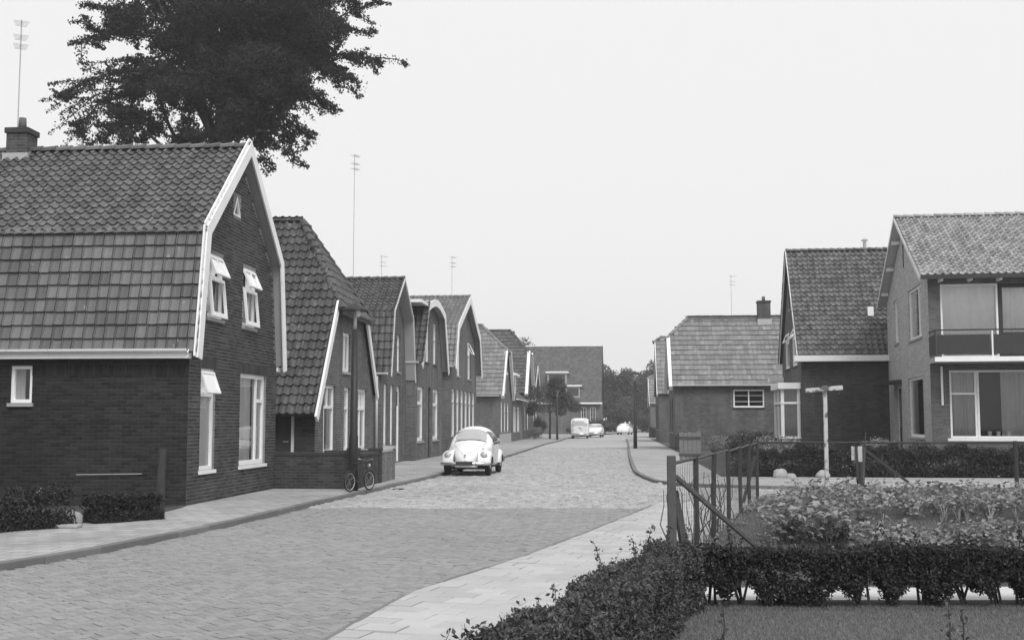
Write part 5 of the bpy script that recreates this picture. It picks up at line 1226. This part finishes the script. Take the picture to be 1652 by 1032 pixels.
# low picket fence and gate before the low half-hipped house
pf = empty('picket_fence', ST(62, 11.3), ROT_L, 'low dark board fence with a pale plank gate before the low half-hipped house', 'fence')
for k in range(34):
    m = MB(); m.box(-.07, .07, -.012, .012, .05, .95 + random.gauss(0, .03)); q = m.build('paling', darkwood if k < 22 else greywood, pf); q.location = (8 - k * .44 + random.gauss(0, .02), random.gauss(0, .02), 0); q.rotation_euler = (0, random.gauss(0, .03), 0)
for zz in (.25, .75):
    m = MB(); m.box(-7, 8.1, .014, .05, zz, zz + .07); m.build('rail', darkwood, pf)
gt = empty('plank_gate', ST(46.6, 11.15), ROT_L + R(75), 'pale weathered plank gate at the garden boundary', 'gate')
for k in range(5):
    m = MB(); m.box(k * .17, k * .17 + .155, -.012, .012, .1, 1.2 + random.gauss(0, .02)); m.build('plank', pale_planks, gt)
for zz in (.3, .95):
    m = MB(); m.box(0, .85, .014, .045, zz, zz + .08); m.build('ledge', greywood, gt)
for nm, q, hh in (('thin_stake', (1200, 742), 1.25), ('thin_stake', (1382, 740), 1.15)):
    e = MB(); e.tube([(0, 0, 0), (.02, 0, hh)], [.03, .022], 7); e = e.build(nm, darkwood); e.location = G(*q); tag(e, 'single thin dark stake standing in the front garden of the ' + ('low half-hipped house' if q[0] < 1300 else 'house with the bay window'), 'stake')
# garden of house one: post, stones
e = MB(); e.tube([(0, 0, 0), (0, 0, .55), (.02, 0, 1.1)], [.075, .065, .06], 9); e = e.build('garden_post', darkwood); e.location = G(258, 834, .07); tag(e, 'thick dark post at the end of the clipped hedge by the gambrel house', 'post')
def rock(name, loc, r_, label, mat=stone_light, group=None, seed=0):
    rr = random.Random(seed); m = MB(); n, k = 12, 8; ph = [rr.uniform(0, 6.28) for _ in range(6)]
    for i in range(k + 1):
        b = math.pi * i / k
        for j in range(n):
            a = 2 * math.pi * j / n; q = 1 + math.sin(b) * (.14 * math.sin(2 * a + ph[0]) + .1 * math.sin(3 * a + ph[1] + b * 2) + .06 * math.sin(7 * a + ph[3])) + .07 * math.sin(5 * b + ph[2])
            m.v.append((r_[0] * q * math.sin(b) * math.cos(a), r_[1] * q * math.sin(b) * math.sin(a), r_[2] * (.35 + q * math.cos(b)) * .9))
    for i in range(k):
        for j in range(n): m.f.append((i * n + j, i * n + (j + 1) % n, (i + 1) * n + (j + 1) % n, (i + 1) * n + j))
    o = m.build(name, mat, None, smooth=True); o.location = loc; return tag(o, label, 'rock', group)
rock('garden_rock', G(115, 845, .07), (.15, .12, .17), 'rough white rock in the gap between the two dark clipped hedges', seed=3)
m = MB(); m.box(-.16, .16, -.12, .12, 0, .05); q = m.build('stepping_stone', stone_light, bevel=.015); q.location = G(111, 851, .07); tag(q, 'flat pale stepping stone in front of the white rock in the hedge gap', 'stone')

# ================================================================== VEGETATION
def clipped_hedge(name, label, a, b, wid, h, n, mat, size, z0=.0, bottom=None, shoots=0, stems=0, top_noise=.05, group=None, ns=3, seed=1):
    r_ = np.random.default_rng(seed); a = np.array(a[:2], float); b = np.array(b[:2], float); L = np.linalg.norm(b - a); u = (b - a) / L; v = np.array([-u[1], u[0]])
    e = empty(name, (a[0], a[1], z0), 0, label, 'hedge', group)
    s = r_.random(n) * L; th = r_.random(n)
    q = r_.random((n, 2)) * 2 - 1; q = np.sign(q) * np.abs(q) ** .55          # crowd the faces
    top = h + top_noise * (np.sin(s * 3.1 + 1) + .6 * np.sin(s * 7.3) + .5 * np.sin(s * 17)) * .6
    bot = np.zeros(n) if bottom is None else bottom(s)
    zz = bot + (top - bot) * (q[:, 1] * .5 + .5)
    lat = q[:, 0] * wid / 2 * (.85 + .15 * np.sin(s * 5)) * (1 - .12 * (zz / h) ** 3)
    P = np.c_[u[0] * s + v[0] * lat, u[1] * s + v[1] * lat, zz] + r_.normal(size=(n, 3)) * [.018, .018, .012]
    P[:, 2] = np.maximum(P[:, 2], .01)
    if shoots:
        m = MB(); ex_ = []
        for k in range(shoots):
            ss = r_.random() * L; ll = (r_.random() - .5) * wid * .9; base_ = np.array([u[0] * ss + v[0] * ll, u[1] * ss + v[1] * ll, h - .05]); H_ = .04 + .24 * r_.random() ** 4; lean = r_.normal(size=2) * .07
            tip = base_ + [lean[0], lean[1], H_ + .05]; m.tube([base_, (base_ + tip) / 2 + r_.normal(size=3) * .008, tip], [.004, .003, .0015], 4)
            nl = int(8 + H_ * 110); t = r_.random(nl)[:, None]; ex_.append(base_ + (tip - base_) * t + r_.normal(size=(nl, 3)) * .014)
        tag(m.build('shoots', bark, e), kind='stuff'); P = np.vstack([P] + ex_)
    f = leaves('foliage', P, r_.uniform(.65, 1.25, len(P)) * size, mat, e, r=r_); f['kind'] = 'stuff'
    for k in range(stems):
        ss = (k + .5) / stems * L + r_.normal() * .04; m = MB()
        for j in range(ns):
            p0 = Vector((u[0] * ss + r_.normal() * .03, u[1] * ss + r_.normal() * .03, 0)); p1 = Vector((u[0] * ss + r_.normal() * .1, u[1] * ss + r_.normal() * .1, h * .75))
            m.tube([p0, p0.lerp(p1, .5) + Vector((r_.normal() * .02, 0, 0)), p1], [.014, .011, .006], 5)
        m.build('stem', bark, e)
    return e
# near hedge, left arm along the slab path and right arm before the garden
GAPS = [(1088, 34, .24), (1140, 40, .19), (1197, 46, .22), (1246, 16, .12), (1345, 40, .17), (1400, 44, .24), (1466, 52, .17), (1548, 56, .2), (1613, 58, .23), (1690, 50, .2), (1770, 50, .2), (1860, 60, .22), (1990, 60, .2)]
def bot_right(s):
    X = 1.32 + s; out = np.zeros(len(s))
    for c, w_, h_ in GAPS:
        x = (c - 826) / F * 10.4; ww = w_ * 1.2 / F * 10.4 / 2; out = np.maximum(out, h_ * 1.2 * np.clip(1.15 - np.abs(X - x) / ww, 0, 1) ** .7)
    return out
clipped_hedge('privet_hedge', 'leafy privet hedge with upright shoots along the slab footpath', (-.62, 4.0), (1.43, 10.35), .48, .54, 95000, 'hedge_leaf', .034, shoots=75, stems=16, top_noise=.05, seed=4)
clipped_hedge('privet_hedge', 'dark trimmed privet hedge with bare stems and gaps at its foot before the garden', (1.32, 10.5), (9.0, 10.5), .42, .49, 105000, 'dark_hedge_leaf', .036, bottom=bot_right, shoots=110, stems=25, top_noise=.03, seed=5, ns=4)
# hedges by house one
hA, hB, hC = G(-90, 868, .07), G(88, 850, .07), G(252, 838, .07); hB2 = G(132, 846, .07)
clipped_hedge('garden_hedge', 'shaggy dark garden hedge with pale flower heads at the left of the white rock', (hA.x - 1.5, hA.y - 1.9), (hB.x, hB.y + .3), .75, .5, 32000, 'dark_hedge_leaf', .05, z0=.07, top_noise=.14, stems=6, seed=6)
clipped_hedge('garden_hedge', 'low dark clipped hedge between the white rock and the thick dark post', (hB2.x, hB2.y + .25), (hC.x - .05, hC.y + .2), .5, .4, 22000, 'dark_hedge_leaf', .045, z0=.07, top_noise=.03, stems=5, seed=8)
# front-garden hedge along the side street
clipped_hedge('garden_hedge', 'long dark front garden hedge along the far side of the side street', (6.2, 33.6), (22, 31.9), .8, .78, 60000, 'dark_hedge_leaf', .075, z0=.07, top_noise=.14, stems=8, seed=9)
for k, (x, y, r_) in enumerate(((1259, 770, .2), (1276, 771, .11), (1328, 770, .17), (1365, 765, .2), (1391, 768, .14), (1440, 769, .16), (1571, 767, .14), (1590, 768, .15), (1617, 766, .16))):
    p = G(x, y, .07); rock('garden_rock', p, (r_ * 1.2, r_, r_), 'pale rounded rock at the foot of the long front garden hedge', group='rocks along the front garden hedge', seed=k + 20)
def shrub(name, label, loc, rad, n, mat, size, group=None, cat='shrub', stems=4, seed=0, shell=.08, lumps=10):
    r_ = np.random.default_rng(seed + 50); e = empty(name, loc, 0, label, cat, group); P = []
    for k in range(lumps):
        d = r_.normal(size=3) * [.45, .45, .3] * np.array(rad) * .8; P.append(blob(n // lumps, np.array([0, 0, rad[2]]) + d, np.array(rad) * r_.uniform(.3, .65), shell, r_))
    P = np.vstack(P); P = P[P[:, 2] > .02]; f = leaves('foliage', P, r_.uniform(.6, 1.3, len(P)) * size, mat, e, r=r_, nb=(0, 0, 1), nbw=.25); f['kind'] = 'stuff'
    for k in range(stems):
        a = r_.random() * 6.28; m = MB(); m.tube([(0, 0, 0), (math.cos(a) * rad[0] * .3, math.sin(a) * rad[1] * .3, rad[2] * .7), (math.cos(a) * rad[0] * .5, math.sin(a) * rad[1] * .5, rad[2] * 1.3)], [.02, .014, .006], 5); m.build('stem', bark, e)
    return e
for k, (x, Y, w_, h_, mt, lb) in enumerate(((1248, 37.0, .9, .62, 'pale_leaf', 'pale leafy shrub below the bay window'), (1408, 34.6, .8, .55, 'pale_leaf', 'pale feathery shrub in the front garden beside the crossed stakes'), (1312, 36, .8, .5, 'shrub_leaf', 'dark bushy shrub left of the pale feathery shrub'),
        (1485, 34.2, 1.0, .55, 'shrub_leaf', 'broad dark shrub under the tall gable window of the pale brick house'), (1600, 33.6, 1.3, .5, 'shrub_leaf', 'wide dark shrub under the large ground window of the pale brick house'), (1196, 47, 1.1, .6, 'shrub_leaf', 'loose shrub at the corner of the side street'), (1218, 40, 1.1, .65, 'shrub_leaf', 'tall loose shrub behind the garden fence corner'), (1152, 56, .8, .45, 'pale_leaf', 'small pale shrub beside the plank gate'))):
    p = AT(x, 700, Y); shrub('garden_shrub', lb, (p.x, p.y, .06), (w_, w_ * .8, h_), 3600, mt, .085, 'front garden shrubs', seed=k)
# white flower heads on house-one hedge
for k, (x, y) in enumerate(((52, 797), (66, 796), (30, 803), (15, 806))):
    p = AT(x, y, 17.4); m = MB()
    for j in range(14):
        c = Vector((random.gauss(0, .035), random.gauss(0, .035), random.gauss(0, .02))); m.lathe([(0, -.012), (.018, 0), (0, .012)], 6, c)
    m.tube([(0, 0, -.3), (0, 0, 0)], .004, 4); q = m.build('flower_head', greyboard); q.location = p; tag(q, 'pale flower head above the shaggy dark hedge', 'flower', 'flower heads in the hedge')

# potato plants
def plant_mesh(k, n=85, h=.42, w_=.3, size=.1):
    r_ = np.random.default_rng(100 + k); P = []; 
    for st in range(7):
        a = r_.random() * 6.28; rr_ = w_ * r_.uniform(.2, 1); hh = h * r_.uniform(.6, 1.1)
        t = r_.uniform(.35, 1, n // 7)[:, None]; c = np.array([math.cos(a) * rr_, math.sin(a) * rr_, hh]); P.append(c * t ** np.array([1, 1, .8]) + r_.normal(size=(n // 7, 3)) * [.07, .07, .03])
    P = np.vstack(P); P[:, 2] = np.maximum(P[:, 2], .03); V, Fq = leaf_arrays(P, r_.uniform(.6, 1.25, len(P)) * size, nb=(0, -.15, 1), nbw=.62, width=.7, r=r_)
    return np_mesh('potato_leaves', V, Fq)
PM = [plant_mesh(k) for k in range(6)]; PB = [plant_mesh(20 + k, 120, .5, .36, .12) for k in range(3)]
for me in PM + PB: me.materials.append(MATS['potato_leaf'])
def stem_mesh(k, h=.36):
    r_ = random.Random(k); m = MB()
    for j in range(6):
        a = r_.random() * 6.28; m.tube([(0, 0, 0), (math.cos(a) * .08, math.sin(a) * .08, h * .6), (math.cos(a) * .2, math.sin(a) * .2, h)], [.009, .007, .004], 5)
    me = m.mesh('stem'); me.materials.append(MATS['pale_leaf']); return me
SM = [stem_mesh(k) for k in range(3)]
def potato(x, y, sc=1, big=False, label='leafy potato plant in the dense rows before the pole fence', group='potato plants in the back rows'):
    e = empty('potato_plant', (x, y, 0), random.random() * 6.28, label, 'plant', group); e.scale = (sc,) * 3
    for nm, pool in (('leaves', PB if big else PM), ('stem', SM)):
        o = bpy.data.objects.new(nm, random.choice(pool)); COL.objects.link(o); o.parent = e
def fence_x(y): return 1.7 + (y - 12.65) * .287
y = 18.9
while y < 23.6:
    x = fence_x(y) + (.75 if y > 20 else 1.3) + random.random() * .3
    while x < y * .5 + .5:
        if not (y < 19.6 and 1.0 < 0): potato(x + random.gauss(0, .07), y + random.gauss(0, .08), random.uniform(.8, 1.15))
        x += random.uniform(.42, .56)
    y += .62
for x, Y in ((1285, 16.2), (1310, 15.6), (1340, 15.8), (1365, 16.3), (1330, 16.6), (1300, 16.8), (1275, 15.2), (1305, 14.9), (1335, 15.0), (1360, 15.3), (1380, 15.8)):
    p = AT(x, 860, Y); potato(p.x, p.y, random.uniform(.9, 1.2), True, 'large pale potato plant in the clump beside the fence brace', 'potato plants in the front clump')
for k in range(95):
    x = random.uniform(1385, 1700); Y = random.uniform(12.2, 15.3); p = AT(x, 860, Y); potato(p.x, p.y, random.uniform(.5, .85), False, 'low young potato plant behind the trimmed privet hedge', 'young plants behind the hedge')
for k in range(70):
    yy = random.uniform(12.6, 23.5); potato(fence_x(yy) + .12 + random.random() ** 1.6 * (.7 if yy > 19 else 1.9), yy, random.uniform(.22, .5), False, 'low weed tuft on the grassy bank inside the fence', 'weeds along the garden fence')
# strap-leaved plants
def strap(loc, sc):
    e = empty('strap_leaf_plant', loc, random.random() * 6, 'tuft of upright strap leaves rising among the potato plants', 'plant', 'strap-leaved tufts'); m = MB()
    for k in range(9):
        a = random.random() * 6.28; h_ = random.uniform(.35, .6) * sc; ln = random.uniform(.03, .16); d = Vector((math.cos(a), math.sin(a), 0)); s_ = Vector((-d.y, d.x, 0)) * .014; pr_ = None
        pts = [d * (ln * t * t) + Z3 * h_ * (t - .25 * t ** 3) for t in (0, .35, .7, 1)]
        for i in range(3):
            w0, w1 = 1 - i * .28, 1 - (i + 1) * .3; m.poly([pts[i] - s_ * w0, pts[i] + s_ * w0, pts[i + 1] + s_ * w1, pts[i + 1] - s_ * w1])
    m.build('leaves', 'pale_leaf', e)
for x, Y in ((1525, 17.3), (1548, 17.1), (1560, 17.5), (1600, 16.8), (1640, 16.5), (1425, 15.8)): p = AT(x, 860, Y); strap((p.x, p.y, 0), 1)
# grass: garden margin by the fence, lawn
def grass(name, P, h, mat, kind='stuff', label=None, wide=.004):
    n = len(P); hh = h * rng.uniform(.5, 1.3, n)[:, None]; a = rng.random(n) * 6.28; s_ = np.c_[np.cos(a), np.sin(a), np.zeros(n)] * wide; lean = np.c_[rng.normal(size=(n, 2)) * .45, np.ones(n)] * hh
    V = np.stack([P - s_, P + s_, P + lean], 1).reshape(-1, 3); Fq = np.arange(n * 3).reshape(-1, 3)
    o = link_mesh(name, np_mesh(name, V, Fq), mat); return tag(o, label, 'grass', kind=kind)
n = 90000; X = rng.uniform(.9, 7.2, n); Y = rng.uniform(8.2, 10.4, n); k = X > 1.3 + (Y - 9.4) * .25
grass('grass', np.c_[X, Y, np.zeros(n)][k], .028, 'grass_blade', label='short mown grass of the lawn before the trimmed privet hedge', wide=.0028)
n = 80000; Y = rng.uniform(11.5, 24, n); X = fence_x(Y) + .05 + rng.random(n) ** 1.3 * np.where(Y > 19.5, 1.1, 3.2)
grass('grass', np.c_[X, Y, np.zeros(n)], .09, 'grass_blade', label='rough grass along the inside of the garden fence', wide=.005)
n = 26000; X = rng.uniform(3.5, 8.5, n); Y = rng.uniform(12, 16.5, n)
grass('grass', np.c_[X, Y, np.zeros(n)], .12, 'shrub_leaf', label='low weeds between the potato plants and the privet hedge', wide=.01)
# shoots rising from the lawn edge
for k, (x, Y, h_) in enumerate(((1166, 8.3, .34), (1530, 8.3, .36), (1552, 8.25, .3))):
    p = AT(x, 1000, Y); e = empty('hedge_seedling', (p.x, p.y, 0), 0, 'slender leafy seedling standing on the lawn', 'plant', 'seedlings on the lawn'); m = MB(); m.tube([(0, 0, 0), (.01, 0, h_ * .6), (0, 0, h_)], [.006, .005, .002], 5); m.build('stem', bark, e)
    t = np.linspace(.25, 1, 16); P = np.c_[rng.normal(size=16) * .028, rng.normal(size=16) * .028, t * h_]; f = leaves('leaves', P, .05, 'hedge_leaf', e)

# ---------------------------------------------------------------- trees
def limb(m, a, b, r0, r1, n=5, bend=.08):
    a = Vector(a); b = Vector(b); L = (b - a).length; k = Vector((random.gauss(0, 1), random.gauss(0, 1), random.gauss(.4, .6))) * bend * L
    m.tube([a.lerp(b, i / n) + k * math.sin(math.pi * i / n) for i in range(n + 1)], [r0 + (r1 - r0) * i / n for i in range(n + 1)], 7)
def beech():
    Yt = 56.0; base_ = AT(338, 560, Yt); base_.z = 0
    e = empty('beech_tree', base_, 0, 'huge dark beech tree rising behind the gambrel house roof', 'tree')
    m = MB(); m.tube([(0, 0, 0), (0, 0, 4), (.2, 0, 10), (.4, 0, 16), (.6, .3, 24)], [.75, .6, .5, .38, .15], 12); m.build('trunk', bark, e, smooth=True)
    def rel(x, y, dy): return AT(x, y, Yt + dy) - base_
    masses = [(380, 20, 150, 80), (300, 90, 95, 70), (440, 80, 100, 70), (380, 130, 110, 60), (330, 165, 80, 42), (420, 165, 65, 40), (250, 125, 60, 40), (490, 50, 60, 45), (230, 40, 65, 40), (200, 185, 38, 22), (380, -70, 210, 70), (360, -170, 170, 80), (520, -30, 70, 40), (330, 218, 40, 12), (400, 205, 50, 24), (350, 110, 130, 70), (300, 30, 90, 60), (430, 20, 90, 60), (505, 30, 55, 45), (495, 95, 50, 35), (465, 145, 45, 30)]
    sprays = [((270, 105), (95, 158)), ((250, 110), (100, 150)), ((260, 60), (145, 45)), ((240, 20), (128, 70)), ((220, 30), (150, 10)), ((230, 190), (142, 232)), ((250, 190), (170, 205)), ((270, 180), (205, 238)), ((310, 190), (285, 238)), ((300, 120), (105, 180)),
              ((440, 190), (475, 262)), ((420, 200), (425, 280)), ((440, 180), (500, 220)), ((500, 80), (618, 92)), ((500, 90), (570, 132)), ((480, 100), (578, 155)), ((470, 130), (540, 185)), ((500, 50), (605, 8)), ((520, 40), (600, 58)), ((180, 150), (130, 215)), ((230, 150), (150, 170)), ((540, 0), (595, -15))]
    Ps = []; br = MB(); px = Yt / F
    def spray(a, b, n, wd, depth):
        a = Vector(a); b = Vector(b); L = (b - a).length; side = Vector((random.gauss(0, 1), random.gauss(0, 1), random.gauss(0, .5))) * .1 * L
        def at(t): return a.lerp(b, t) + side * math.sin(math.pi * t) + Vector((0, 0, .22 * L * (math.sin(math.pi * .5 * t) - t)))
        br.tube([at(t) for t in (0, .2, .4, .6, .8, 1)], [.03 * (1.1 - t) * (1 + depth) for t in (0, .2, .4, .6, .8, 1)], 5)
        t = rng.random(n) ** .7; q = np.array([at(x) for x in t]); k = wd * (1.15 - .8 * t)
        Ps.append(q + np.c_[rng.normal(size=n) * k, rng.normal(size=n) * k, rng.normal(size=n) * k * .4 - .35 * np.abs(rng.normal(size=n)) * k])
        if depth:
            for j in range(6):
                tt = random.uniform(.2, .95); p0 = at(tt); d = Vector((random.gauss(0, 1), random.gauss(0, 1), random.gauss(-.35, .45))).normalized() * L * random.uniform(.18, .4); spray(p0, p0 + d + (b - a) * .12, n // 3, wd * .7, depth - 1)
    for x, y, rx, ry in masses:
        for q in range(5):
            dy = random.uniform(-3.5, 3.5); c = rel(x + random.uniform(-.55, .55) * rx, y + random.uniform(-.5, .5) * ry, dy); r1 = random.uniform(.3, .65)
            Ps.append(blob(int(rx * ry * .42 * r1 + 150), c, np.array([rx * px * r1, 1.8, ry * px * r1]), .1))
        limb(br, (.3, 0, max(5, rel(x, y + 60, 0).z * .75)), rel(x, y, 0), .16, .04)
        for q in range(int(3 + rx / 14)):
            an = random.uniform(0, 6.28); a_ = rel(x + .4 * rx * math.cos(an), y + .4 * ry * math.sin(an), random.uniform(-3, 3)); b_ = rel(x + rx * 1.02 * math.cos(an) + random.gauss(0, 14), y + ry * 1.02 * math.sin(an) + 10 + random.gauss(0, 8), random.uniform(-3, 3)); spray(a_, b_, 170, .26, 1)
    for (x0, y0), (x1, y1) in sprays:
        dy = random.uniform(-2, 2); spray(rel(x0, y0, dy), rel(x1 + random.uniform(-6, 6), y1 + random.uniform(-5, 5), dy + random.uniform(-1, 1)), 330, .3, 1)
    br.build('limbs', bark, e)
    P = np.vstack(Ps); f = leaves('crown', P, rng.uniform(.7, 1.3, len(P)) * .15, 'beech_leaf', e, nb=(0, 0, 1), nbw=.3); f['kind'] = 'stuff'
beech()
def tree(name, label, loc, h, clusters, n, mat, size, tr=.15, group=None, trunk_to=.5, nbw=.2, seed=0):
    r_ = np.random.default_rng(seed + 300); e = empty(name, loc, 0, label, 'tree', group)
    m = MB(); m.tube([(0, 0, 0), (.05, 0, h * trunk_to * .5), (0, .05, h * trunk_to), (.05, 0, h * .8)], [tr, tr * .85, tr * .7, tr * .2], 9); m.build('trunk', bark, e, smooth=True)
    br = MB(); P = []
    tot = sum(c[3] * c[4] for c in clusters)
    for c in clusters:
        cen = np.array(c[:3], float); limb(br, (0, 0, h * trunk_to * .8), cen, tr * .45, tr * .1); k = int(n * c[3] * c[4] / tot)
        for q in range(4): P.append(blob(k // 4, cen + r_.normal(size=3) * [c[3] * .4, c[3] * .4, c[4] * .35], np.array([c[3], c[3], c[4]]) * r_.uniform(.4, .75), .3, r_))
    br.build('limbs', bark, e); P = np.vstack(P); P = P[P[:, 2] > .1]
    f = leaves('crown', P, r_.uniform(.6, 1.3, len(P)) * size, mat, e, nb=(0, 0, 1), nbw=nbw, r=r_); f['kind'] = 'stuff'; return e
# street tree on the left footway
p = G(893, 708, .07)
tree('street_tree', 'small leafy street tree on the left footway before the white van', (p.x - .3, p.y + 1, .07), 5.8, [(-.8, 0, 3.7, 1.7, 1.1), (1.1, 0, 3.6, 1.7, 1.1), (.1, .2, 4.8, 1.5, 1.0), (-1.6, 0, 2.9, 1.1, .8), (1.9, .1, 2.9, 1.1, .8)], 12000, 'far_leaf', .16, .1, seed=1)
shrub('garden_shrub', 'tall bushy shrub against the facades behind the street tree', ST(112, .8, .07), (.9, .9, 1.1), 5000, 'shrub_leaf', .12, seed=31)
shrub('garden_shrub', 'low flowering shrub at the foot of the street tree', ST(104, 1.0, .07), (.6, .6, .6), 3000, 'pale_leaf', .1, seed=32)
# trees at the end of the street
for k, (x, Y, h, w_, lb) in enumerate(((985, 178, 11.5, 3.6, 'tall far tree just right of the great end roof'), (1012, 192, 9.8, 3.6, 'rounded far tree left of the right-hand street lamp'), (1040, 205, 9.6, 4.2, 'far tree behind the right-hand street lamp'), (965, 196, 13.0, 3.5, 'far tree rising behind the end house ridge'), (992, 186, 6.6, 2.6, 'low bushy tree behind the pale saloon'),
        (1060, 185, 12, 3.5, 'far tree showing beside the striped pale roof'), (850, 185, 15.5, 3.2, 'far rounded tree top above the dark half-hipped roof'), (873, 190, 14.8, 2.6, 'smaller far tree top left of the great end roof'))):
    p = AT(x, 690, Y); p.z = 0
    tree('far_tree', lb, p, h, [(-w_ * .45, 0, h * .5, w_ * .75, h * .22), (w_ * .45, .5, h * .48, w_ * .75, h * .24), (0, 0, h * .78, w_ * .7, h * .2), (w_ * .1, -.5, h * .3, w_ * .8, h * .22), (-w_ * .3, 0, h * .68, w_ * .5, h * .16), (w_ * .4, 0, h * .7, w_ * .5, h * .14)], 9000, 'far_leaf', .42, .25, seed=k + 10)
for k, (x, Y, w_, h_, lb) in enumerate(((975, 150, 1.6, 1.0, 'round clipped bush at the corner of the end house'), (974, 162, 2.2, 1.2, 'broad dark bush beside the pale saloon'), (945, 146, 2.0, .9, 'bush below the windows of the end house'), (1036, 176, 2.5, 1.6, 'dark bush behind the right-hand street lamp'), (962, 148, 1.6, 1.2, 'bush behind the boxy white saloon'))):
    p = AT(x, 690, Y); shrub('roadside_bush', lb, (p.x, p.y, 0), (w_, w_, h_), 5000, 'far_leaf', .22, seed=k + 40)
cb = G(1055, 706, .07); clipped_hedge('clipped_bush', 'square clipped dark bush before the farthest right-hand house', (cb.x - .4, cb.y), (cb.x + 1.3, cb.y - .1), 1.4, .95, 9000, 'far_leaf', .12, z0=.07, seed=12)

# ================================================================== AIR
DENS = .0009
hz = MB(); hz.box(-420, 420, -60, 420, -1.0, 34); hzo = hz.build('haze', white); hzo['kind'] = 'stuff'; hzo['label'] = 'thin pale summer haze over the whole street'
hm = bpy.data.materials.new('haze'); hm.use_nodes = True; hn = hm.node_tree.nodes; hn.clear()
ho = hn.new('ShaderNodeOutputMaterial'); hp = hn.new('ShaderNodeVolumePrincipled'); hp.inputs['Color'].default_value = (1, 1, 1, 1); hp.inputs['Density'].default_value = DENS; hp.inputs['Anisotropy'].default_value = .2
hm.node_tree.links.new(hp.outputs[0], ho.inputs['Volume']); hzo.data.materials.clear(); hzo.data.materials.append(hm)
